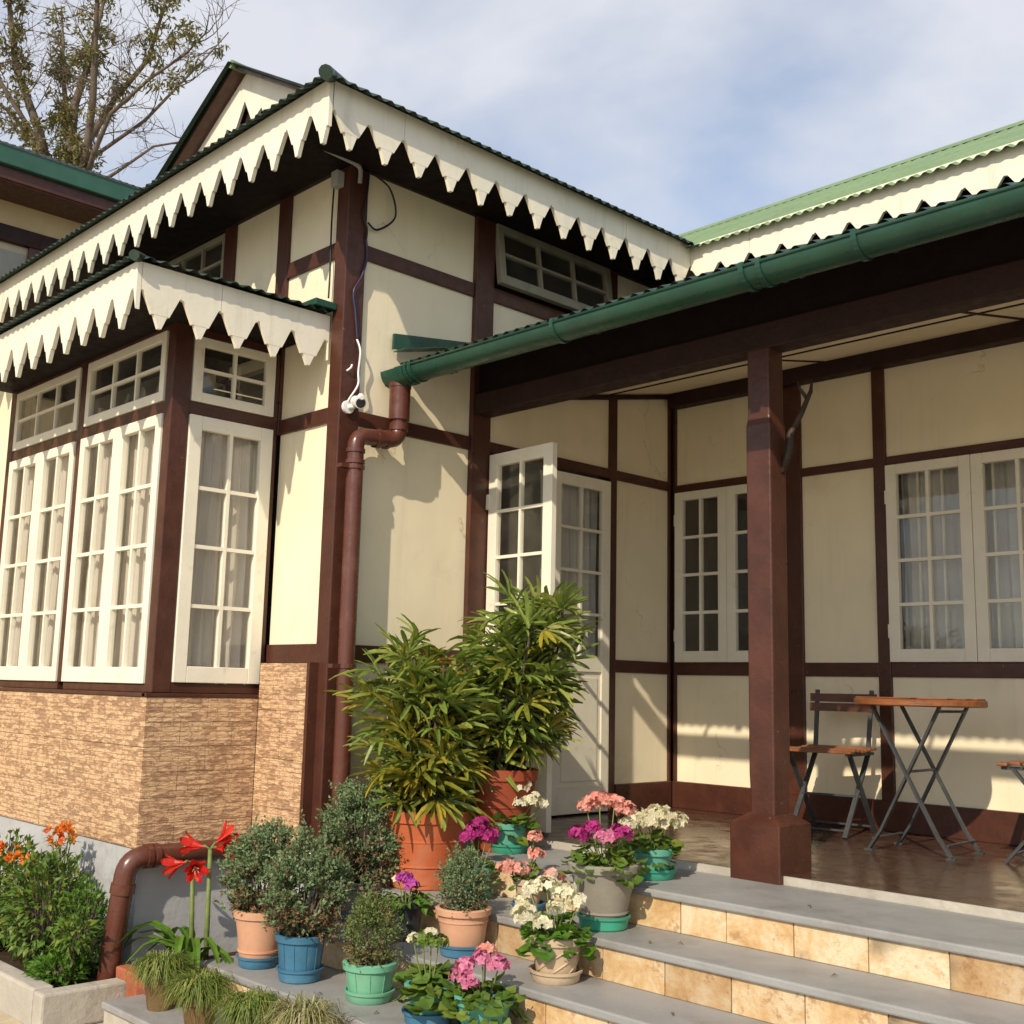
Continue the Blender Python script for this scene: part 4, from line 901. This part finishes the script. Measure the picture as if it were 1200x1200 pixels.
# flowering pots ------------------------------------------------
def floret(mb, p, n, r, petals=5):
    n = Vector(n).normalized(); x = n.orthogonal().normalized(); y = n.cross(x); a0 = rnd.uniform(0, 6)
    for k in range(petals):
        a = a0+2*PI*k/petals; d = x*math.cos(a)+y*math.sin(a); s_ = n.cross(d)
        i = len(mb.v); mb.v += [tuple(p), tuple(p+d*r*.6-s_*r*.42+n*r*.15), tuple(p+d*r*1.05+n*r*.05), tuple(p+d*r*.6+s_*r*.42+n*r*.15)]; mb.f.append((i, i+1, i+2, i+3))
def cluster(t, p, r, m, n=26, fr=.0185, flat=.8):
    mb = MB(); p = Vector(p); r *= 1.1; n = int(n*.8)
    for _ in range(n):
        d = rv(); d.z = abs(d.z)*1.1-.25; d.normalize(); q = p+Vector((d.x*r, d.y*r, d.z*r*flat))*rnd.uniform(.6, 1.2); floret(mb, q, d+rv()*.4, fr*rnd.uniform(.8, 1.2))
    return mb.build('flower_cluster', m, t, closed=False)
def leafy(t, z0, r, h, n, m, lr=.032, rnd_leaf=True, low=.1):
    mb = MB(); st = MB()
    for _ in range(n):
        a = rnd.uniform(0, 2*PI); rr = r*math.sqrt(rnd.random()); hz = z0+h*(1-(rr/r)**2*.8)*rnd.uniform(low, 1.)
        if rr > r*.7 and rnd.random() < .35: hz -= .05
        p = Vector((rr*math.cos(a), rr*math.sin(a), hz)); d = Vector((math.cos(a), math.sin(a), rnd.uniform(-.5, .3)))+rv()*.45; up = Vector((math.cos(a)*.45, math.sin(a)*.45, 1))+rv()*.45
        if rnd_leaf: mb.round_leaf(p, d, up, lr*rnd.uniform(.6, 1.15))
        else: mb.leaf(p, d, up, lr*2.4*rnd.uniform(.7, 1.2), lr*1.2, .2, .3)
        if rnd.random() < .4: st.tube([(0, 0, z0-.02), p*.5+Vector((0, 0, z0*.5)), p], .0022, 4, False)
    mb.build('leaves', m, t, closed=False); st.build('stems', 'stalk_green', t)
def bloom_stalks(t, z0, heads):
    st = MB()
    for x, y, z, r, m, n in heads:
        cluster(t, (x, y, z), r, m, n); st.tube([(x*.2, y*.2, z0-.02), (x*.7, y*.7, (z0+z)/2), (x, y, z-r*.3)], .003, 5, False)
    st.build('flower_stalks', 'stalk_green', t)
def unrot(t): t.rotation_euler = (0, 0, math.radians(46)); return t     # local x runs along the photo's width
t = unrot(potted('potted_geranium', (1.70, .225, -.19), 'pink and magenta geraniums in large weathered grey pot on green saucer', 'potted flowers'))
z = add_pot(t, .086, .138, .245, 'pot_grey', saucer=(.106, .055, 'saucer_green'), rimh=.035, rings=(.22,)); leafy(t, z, .145, .13, 150, 'geranium_leaf', .028)
bloom_stalks(t, z, [(-.02, .02, z+.26, .05, 'petal_pink', 40), (.04, .0, z+.25, .045, 'petal_pink', 34), (-.07, .03, z+.235, .04, 'petal_pink', 30), (.09, .01, z+.225, .04, 'petal_pink', 28), (.10, .02, z+.17, .03, 'petal_cream', 20), (-.11, -.03, z+.13, .04, 'petal_magenta', 30), (.07, -.06, z+.14, .042, 'petal_magenta', 34), (.0, -.09, z+.13, .036, 'petal_rose', 26), (-.05, -.06, z+.16, .03, 'petal_magenta', 20)])
t = unrot(potted('potted_geranium', (1.65, .60, -.035), 'mass of creamy white flowers in teal pot and saucer beside the post base', 'potted flowers'))
z = add_pot(t, .072, .088, .115, 'pot_teal', saucer=(.103, .045, 'saucer_green')); leafy(t, z, .11, .10, 90, 'geranium_leaf', .028)
bloom_stalks(t, z, [(x_, y_, z+.15-.6*x_*x_*4+rnd.uniform(-.02, .02), .04, 'petal_cream', 30) for x_, y_ in ((-.11, 0), (-.06, .03), (-.02, -.05), (.03, .03), (.07, -.03), (.12, .02), (.0, .0), (-.07, -.05), (.05, -.07))])
t = unrot(potted('potted_geranium', (.72, .63, -.035), 'white geraniums in teal pot in front of the shaded terracotta pot', 'potted flowers'))
z = add_pot(t, .07, .083, .13, 'pot_teal', saucer=(.096, .045, 'saucer_green')); leafy(t, z, .12, .08, 80, 'geranium_leaf', .030)
bloom_stalks(t, z, [(-.03, .0, z+.20, .045, 'petal_white', 34), (.04, .0, z+.19, .05, 'petal_white', 38), (.11, -.02, z+.125, .045, 'petal_white', 34), (.05, -.04, z+.12, .035, 'petal_white', 26), (.16, .0, z+.11, .03, 'petal_white', 20)])
t = unrot(potted('potted_stock', (.90, .24, -.19), 'magenta flower spikes above pale leaves in small teal pot', 'potted flowers'))
z = add_pot(t, .062, .074, .13, 'pot_teal', saucer=(.082, .04, 'saucer_green'), ribs=8); leafy(t, z, .095, .06, 70, 'geranium_leaf', .024)
bloom_stalks(t, z, [(-.01, .0, z+.17, .045, 'petal_magenta', 34), (.05, .0, z+.15, .04, 'petal_magenta', 30), (.02, .02, z+.21, .03, 'petal_magenta', 22), (-.04, -.02, z+.15, .035, 'petal_magenta', 24), (.09, .02, z+.165, .025, 'petal_magenta', 16)])
t = unrot(potted('potted_geranium', (1.25, .24, -.19), 'salmon pink geraniums in small tan pot on blue saucer', 'potted flowers'))
z = add_pot(t, .048, .058, .125, 'pot_tan', saucer=(.072, .035, 'pot_blue')); leafy(t, z, .075, .09, 40, 'geranium_leaf', .022)
bloom_stalks(t, z, [(-.10, -.02, z+.06, .042, 'petal_pink', 34), (-.04, -.03, z+.055, .04, 'petal_pink', 32), (.03, .0, z+.12, .03, 'petal_pink', 22), (.11, -.02, z+.03, .034, 'petal_pink', 24), (.02, .02, z+.19, .028, 'petal_pink', 18)])
t = unrot(potted('potted_geranium', (1.72, -.075, -.345), 'white geraniums in spiral fluted tan pot and saucer', 'potted flowers'))
z = add_pot(t, .075, .094, .155, 'pot_tan', saucer=(.10, .045, 'pot_tan'))
sp_ = MB()
for k in range(7):
    a0 = 2*PI*k/7; sp_.tube([((.0765+(.017)*q)*math.cos(a0+1.5*q), (.0765+.017*q)*math.sin(a0+1.5*q), .04+.085*q) for q in [i/8 for i in range(9)]], .004, 5)
sp_.build('spiral_flutes', 'pot_tan', t, smooth=True)
leafy(t, z, .125, .10, 110, 'primula_leaf', .030)
bloom_stalks(t, z, [(-.04, .0, z+.20, .04, 'petal_white', 28), (.03, .0, z+.18, .042, 'petal_white', 32), (.08, -.02, z+.15, .036, 'petal_white', 26), (-.10, .0, z+.185, .034, 'petal_white', 24), (-.125, -.02, z+.09, .045, 'petal_white', 34), (.0, -.05, z+.13, .03, 'petal_white', 20), (-.05, -.06, z+.075, .032, 'petal_white', 22), (-.14, .02, z+.14, .03, 'petal_white', 20)])
t = unrot(potted('potted_stock', (.80, -.075, -.345), 'purple stock flower in black plastic pot', 'potted flowers'))
z = add_pot(t, .058, .074, .17, 'pot_black'); leafy(t, z, .11, .06, 60, 'primula_leaf', .026, False)
bloom_stalks(t, z, [(-.01, -.01, z+.11, .032, 'petal_purple', 26), (.02, -.02, z+.085, .03, 'petal_purple', 22), (-.04, .01, z+.10, .022, 'petal_cream', 12)])
t = unrot(potted('potted_primula', (1.41, -.45, -.50), 'pale fading primula with big light green leaves in teal pot on blue saucer', 'potted flowers'))
z = add_pot(t, .068, .085, .13, 'pot_teal', saucer=(.098, .05, 'pot_blue')); leafy(t, z, .13, .09, 75, 'geranium_leaf', .04)
bloom_stalks(t, z, [(-.03, .0, z+.175, .032, 'geranium_leaf', 26), (.0, .02, z+.185, .03, 'petal_cream', 14), (.03, .0, z+.17, .03, 'geranium_leaf', 22), (-.065, -.01, z+.18, .02, 'petal_cream', 8)])
t = unrot(potted('potted_geranium', (1.665, -.40, -.50), 'rose pink geraniums in teal pot on the low step', 'potted flowers'))
z = add_pot(t, .08, .10, .13, 'pot_teal', saucer=(.1, .04, 'pot_blue')); leafy(t, z, .13, .08, 80, 'geranium_leaf', .034)
bloom_stalks(t, z, [(.05, -.02, z+.13, .036, 'petal_rose', 28), (-.01, .0, z+.145, .035, 'petal_rose', 24), (-.07, -.02, z+.12, .036, 'petal_rose', 28), (.0, .03, z+.17, .03, 'petal_pink', 16), (-.05, -.06, z+.075, .028, 'petal_rose', 18), (-.1, .0, z+.085, .028, 'petal_rose', 18)])

# grass tussocks ------------------------------------------------
def tussock(t, z0, r, h, n, m):
    mb = MB()
    for _ in range(n):
        a = rnd.uniform(0, 2*PI); b = Vector((rnd.gauss(0, .022), rnd.gauss(0, .022), z0-.01)); L_ = r*rnd.uniform(.7, 1.2); hh = h*rnd.uniform(.55, 1.15); k = rnd.uniform(.6, 1.)
        d = Vector((math.cos(a), math.sin(a), 0)); sd = Vector((-d.y, d.x, 0)); pts = [b+d*L_*k*q+Vector((0, 0, hh*(2.1*q-1.75*q*q*rnd.uniform(.95, 1.25)))) for q in (0, .25, .5, .75, 1.)]
        mb.strip(pts, [.004, .0046, .0042, .003, .001], [sd]*5, .1)
    mb.build('grass_blades', m, t, closed=False)
G2 = 'mossy pots of grass along the low step'
for (x_, y_, lab, m, r, h, n) in ((.07, -.85, 'mossy clay pot of drooping green grass nearest the drain pipe', 'grass_blade', .155, .10, 1100), (.50, -.90, 'mossy clay pot of drooping green grass between two other grass pots', 'grass_blade', .165, .10, 1200),
                                  (.87, -.89, 'mossy clay pot of drooping grass below the blue juniper pot', 'grass_blade', .165, .09, 1200), (1.14, -.83, 'pot of pale variegated straw-coloured grass on the low step', 'pale_grass', .20, .13, 420)):
    t = potted('potted_grass', (x_, y_, -.655), lab, 'potted grass', G2); z = add_pot(t, .055, .078, .15, 'pot_mossy'); tussock(t, z, r, h+.06, n, m)

for (x_, y_, z_) in ((2.0, .16, -.19), (2.08, .22, -.19), (2.3, -.10, -.345), (2.75, .25, -.19), (2.45, .55, -.035), (.82, -.55, -.50), (1.2, -.52, -.50), (2.9, -.12, -.345), (1.95, -.45, -.50)):
    mb = MB(); mb.leaf((0, 0, 0), (1, .3, .05), (0, 0, 1), .028, .014, .25, .5)
    o = mb.build('fallen_leaf', 'juniper_brown', closed=False, loc=(x_, y_, z_+.003), rot=(0, 0, rnd.uniform(0, 6))); tag(o, 'small dry brown leaf fallen on the %s grey step' % {-.035: 'top', -.19: 'second', -.345: 'third', -.5: 'fourth'}[z_], 'leaf', 'dry leaves on the steps')

# red lilies ------------------------------------------------
t = empty('red_amaryllis', (-.23, -.55, -.60), label='red amaryllis with strap leaves and four trumpet flowers in front of the drain pipe', cat='flower')
for k in range(16):
    a = math.radians(rnd.choice((-150, -135, -120, -100, -70, -45, -20, 10, 160, 200))+rnd.uniform(-12, 12)); d = Vector((math.cos(a), math.sin(a), 0)); L_ = rnd.uniform(.30, .46); hh = rnd.uniform(.20, .36)
    b = Vector((rnd.uniform(-.03, .12), rnd.uniform(-.04, .04), 0))
    mb = MB(); sd = Vector((-d.y, d.x, 0)); q_ = [0, .15, .35, .55, .75, .92, 1.]; pts = [b+d*L_*q+Vector((0, 0, hh*(2.3*q-2.1*q*q))) for q in q_]
    mb.strip(pts, [.024, .03, .036, .038, .034, .02, .004], [sd]*7, .2); mb.build('leaf', 'strap_leaf', t, closed=False)
def trumpet(t, p, d, s_):
    p, d = Vector(p), Vector(d).normalized(); x = d.orthogonal().normalized(); y = d.cross(x)
    fl = MB().tube([p-d*.05*s_, p, p+d*.03*s_], [.007*s_, .012*s_, .016*s_], 8, False).build('flower', 'petal_red', t, smooth=True, closed=False)
    for k in range(6):
        a = 2*PI*k/6+.2; o = x*math.cos(a)+y*math.sin(a); sd = d.cross(o); wf = 1. if k % 2 else .8
        pts = [p-d*.01*s_+o*.008*s_, p+d*.045*s_+o*.022*s_, p+d*.085*s_+o*.052*s_, p+d*.112*s_+o*.072*s_, p+d*.118*s_+o*.092*s_]
        mb = MB(); base = 0
        for q, wd in zip(pts, (.020, .046, .062, .046, .006)):
            mb.v += [tuple(q-sd*wd*wf*s_/2+o*.004), tuple(q), tuple(q+sd*wd*wf*s_/2+o*.004)]
        for i in range(4): a_ = 3*i; mb.f += [(a_, a_+1, a_+4, a_+3), (a_+1, a_+2, a_+5, a_+4)]
        mb.build('petal', 'petal_red', fl, closed=False)
    st = MB()
    for k in range(5):
        a = 2*PI*k/5; o = x*math.cos(a)+y*math.sin(a); st.tube([p, p+d*.07*s_+o*.008, p+d*.11*s_+o*.016], .0016, 4, False)
    st.build('stamens', 'petal_cream', fl)
for (bx, by, tx, ty, tz, fl) in ((.02, 0., -.03, .0, .50, ((-.9, -.55, -.15), (.9, -.35, -.1))), (.10, .03, .075, .03, .57, ((-.8, -.55, .2), (.85, .25, .15), (.05, .6, .5)))):
    MB().tube([(bx, by, 0), ((bx+tx)/2, by, tz*.5), (tx, ty, tz)], [.013, .012, .010], 8).build('flower_stalk', 'stalk_green', t, smooth=True)
    for d in fl:
        d = Vector(d).normalized(); MB().tube([(tx, ty, tz), Vector((tx, ty, tz))+d*.03+Vector((0, 0, .010)), Vector((tx, ty, tz))+d*.05], .005, 6).build('pedicel', 'stalk_green', t, smooth=True)
        trumpet(t, Vector((tx, ty, tz))+d*.06, d+Vector((0, 0, -.12)), .66)

# bushes in the left bed ------------------------------------------------
def bush(name, loc, rx, rz, n, lr, m, label, rose=False):
    t = empty(name, loc, (0, 0, 0), label, 'bush'); mb = MB(); st = MB()
    for i in range(n):
        d = rv(); rr = (.35+.65*rnd.random()**.5)*(1+.16*math.sin(4*d.x+2*d.z+loc[0]*9)*math.cos(5*d.y)); p = Vector((d.x*rx*rr, d.y*rx*rr*.75, rz+d.z*rz*rr))
        if p.z < .0: continue
        mb.leaf(p, d+rv()*.7+Vector((0, 0, .1)), d*.5+Vector((0, 0, 1))+rv()*.5, lr*rnd.uniform(1.5, 2.6), lr*rnd.uniform(.8, 1.3), .15, .25)
        if i % 9 == 0: st.tube([(d.x*.03, d.y*.03, 0), (p.x*.5, p.y*.5, p.z*.6), p], .0025, 4, False)
    mb.build('leaves', m, t, closed=False); st.build('stems', 'bark', t)
    return t
bush('leafy_bush', (-1.02, -.93, -.66), .26, .27, 1500, .024, 'bush_leaf', 'dense leafy green bush against the grey plinth under the orange flowers')
bush('leafy_bush', (-1.55, -.93, -.66), .30, .28, 1300, .024, 'bush_leaf', 'leafy green bush at the outer end of the flower bed')
bush('dark_bush', (-.72, -.86, -.66), .17, .22, 900, .015, 'primula_leaf', 'finer darker green bush tucked against the plinth next to the drain pipe')
bush('ground_cover', (-.66, -1.0, -.66), .16, .055, 420, .02, 'primula_leaf', 'low fleshy green plants spilling along the kerb corner')
rs_ = bush('young_rose', (-.55, -.98, -.50), .085, .07, 110, .026, 'geranium_leaf', 'young light green rose shoot on a cut stem in front of the drain pipe')
MB().tube([(-.02, 0, -.16), (0, 0, -.05), (.01, 0, .06)], [.01, .009, .005], 6).build('stem', 'cane', rs_, smooth=True)
for (x_, y_, h, lab, nf) in ((-1.03, -.87, .64, 'tall orange alstroemeria cluster rising above the green bush', 5), (-1.20, -1.0, .50, 'orange alstroemeria pair at the edge of the green bush', 2), (-1.45, -.98, .52, 'orange alstroemeria at the outer end of the flower bed', 2)):
    t = empty('orange_alstroemeria', (x_, y_, -.66), label=lab, cat='flower'); lf = MB()
    for k in range(nf):
        a = 2*PI*k/max(nf, 1)+.3; tp = Vector((.05*math.cos(a)*(1 if nf > 2 else 1.4), .05*math.sin(a), h+rnd.uniform(-.03, .03)))
        MB().tube([(0, 0, .0), (tp.x*.4, tp.y*.4, h*.6), tp], [.005, .004, .003], 5).build('flower_stalk', 'stalk_green', t, smooth=True)
        mb = MB()
        for q in range(3):
            dd = (rv()+Vector((0, 0, .5))).normalized()
            for e in range(6):
                ax = (rv()*.8+dd).normalized(); mb.leaf(tp+dd*.012, ax, rv(), .045, .022, .2, .3)
        mb.build('flower', 'petal_orange', t, closed=False)
        for e in range(14): q = rnd.uniform(.55, .95); d = rv(); d.z = abs(d.z)*.6; lf.leaf(tp*q, d, (0, 0, 1), .07, .014, .1, .4)
    lf.build('leaves', 'bush_leaf', t, closed=False)

# ------------------------------------------------------------------ annex building behind on the left
ax = empty('annex_building', (-7.2, 0, -.8), label='second building behind with green gutter, brown eaves and timber framed windows', cat='building')
A = lambda n_, m, *b, bev=.01: MB().box(*b).build(n_, m, ax, bevel=bev)
YA, YB = -6., 6.
zt = 6.94
A('wall', 'annex_cream', -3., -.02, YA, YB, 0, zt-.55, bev=0)
A('wall_board', 'annex_cream', -.02, .02, YA, YB, zt-.62, zt-.36, bev=0)
A('timber_beam', 'maroon_dark', -.02, .045, YA, YB, zt-.80, zt-.62)
A('eave_soffit', 'maroon', -.3, .50, YA, YB, zt-.36, zt-.30)
A('eave_board', 'maroon', .48, .52, YA, YB, zt-.34, zt-.20)
A('gutter_fascia', 'annex_green', .50, .58, YA, YB, zt-.20, zt)
corrugated('roof_slope', 'roof_dark', (.60, YA, zt+.01), (0, 1, 0), (-1, 0, .42), 12., lambda s: 0, lambda s: 2.2, parent=ax)
for i in range(12):
    y = YA+.3+.75*i
    A('timber_post', 'maroon', -.01, .04, y-.13, y+.13, zt-2.4, zt-.80)
    if i < 11:
        A('window_pane', 'glass', -.006, -.001, y+.13, y+.62, zt-1.55, zt-.80, bev=0)
        A('blind', 'weathered_paint', -.019, -.012, y+.14, y+.61, zt-1.53, zt-.88, bev=0)
A('timber_rail', 'maroon', -.01, .05, YA, YB, zt-1.63, zt-1.55); A('hand_rail', 'maroon', .30, .34, YA, YB, zt-1.42, zt-1.36)

# ------------------------------------------------------------------ half bare tree
T0 = Vector((-13.73, 3.79, 9.8)); RX = Vector((.695, .719, 0)); DX = Vector((-.719, .695, 0))
tree = empty('half_bare_tree', (-13.6, 3.9, -.8), label='tall half bare tree with leafy limbs behind the second building', cat='tree')
def tp_(x_, y_, dep): return T0+RX*((x_-80)/68)+Vector((0, 0, (170-y_)/68))+DX*dep - Vector(tree.location)
limbs = [([(58, 200), (50, 160), (20, 85), (8, 0), (0, -70)], -.3, .16, .8), ([(85, 210), (80, 165), (78, 110), (86, 60), (92, 0), (100, -80)], .2, .17, .9), ([(82, 200), (75, 160), (60, 110), (44, 50), (34, 0), (20, -60)], .5, .12, .8),
         ([(98, 210), (108, 180), (115, 120), (117, 50), (121, 0), (126, -70)], -.4, .14, .35), ([(90, 205), (100, 170), (130, 110), (165, 60), (178, 0), (190, -60)], .0, .12, .9), ([(104, 215), (118, 190), (142, 150), (190, 118), (236, 98), (262, 85)], -.6, .085, .25),
         ([(120, 215), (136, 193), (170, 155), (215, 138), (235, 130)], .4, .055, .0), ([(92, 210), (100, 172), (150, 112), (178, 55), (205, 0), (225, -50)], .7, .075, .05), ([(60, 210), (40, 170), (5, 125), (-40, 90), (-80, 60)], .2, .09, .4), ([(70, 210), (45, 165), (10, 110), (-20, 40), (-40, -40)], -.5, .10, .5)]
lm = MB(); tw = MB(); lf = MB()
def twig(p, d, L_, r, depth):
    q = [p]; dd = d.normalized()
    for k in range(4):
        dd = (dd+rv()*.22+Vector((0, 0, .06))).normalized(); q.append(q[-1]+dd*L_/4)
    tw.tube(q, [r, r*.85, r*.65, r*.5, r*.25], 5, False)
    if depth:
        for k in (1, 2, 3, 4):
            for _ in range(rnd.choice((1, 1, 2))): twig(q[k], dd+rv()*.9, L_*rnd.uniform(.4, .65), r*.5, depth-1)
for pts, dep, r, leafy_ in limbs:
    P = [tp_(x_, y_, dep*(i/2)) for i, (x_, y_) in enumerate(pts)]; n = len(P)
    lm.tube(P, [.62*r*(1-.8*i/(n-1)) for i in range(n)], 8)
    for i in range(1, n-1):
        for k in range(3 if pts[-1][0] > 200 else 4):
            f = rnd.random(); p = P[i].lerp(P[i+1], f); d = (P[i+1]-P[i]).normalized()
            side = RX*rnd.choice((-1, 1))*.8+rv()*.6
            if rnd.random() < .8: twig(p, d*.6+side, rnd.uniform(.4, 1.0), .012, 2 if rnd.random() < .6 else 1)
    if leafy_:
        for c in range(int(50*leafy_)):
            i = rnd.choice(range(0, n-1)) if leafy_ > .3 else n-2-rnd.choice((0, 1)); p = P[i].lerp(P[i+1], rnd.random())+rv()*rnd.uniform(.05, .32)
            cr = rnd.uniform(.10, .22)
            for k in range(34):
                q = p+rv()*cr*rnd.random()**.5; lf.leaf(q, rv()+Vector((0, 0, -.35)), rv(), rnd.uniform(.10, .17), .036, .1, .3)
mb = MB(); mb.tube([(0, 0, 0), (.05, 0, 4), (0, .05, 8), tuple(tp_(80, 235, 0)), tuple(tp_(85, 205, 0))], [.42, .36, .32, .28, .2], 14); mb.build('trunk', 'bark', tree, smooth=True)
lm.build('limbs', 'bark', tree, smooth=True); tw.build('twigs', 'bark', tree, smooth=True, closed=False); lf.build('crown', 'tree_leaf', tree, closed=False)
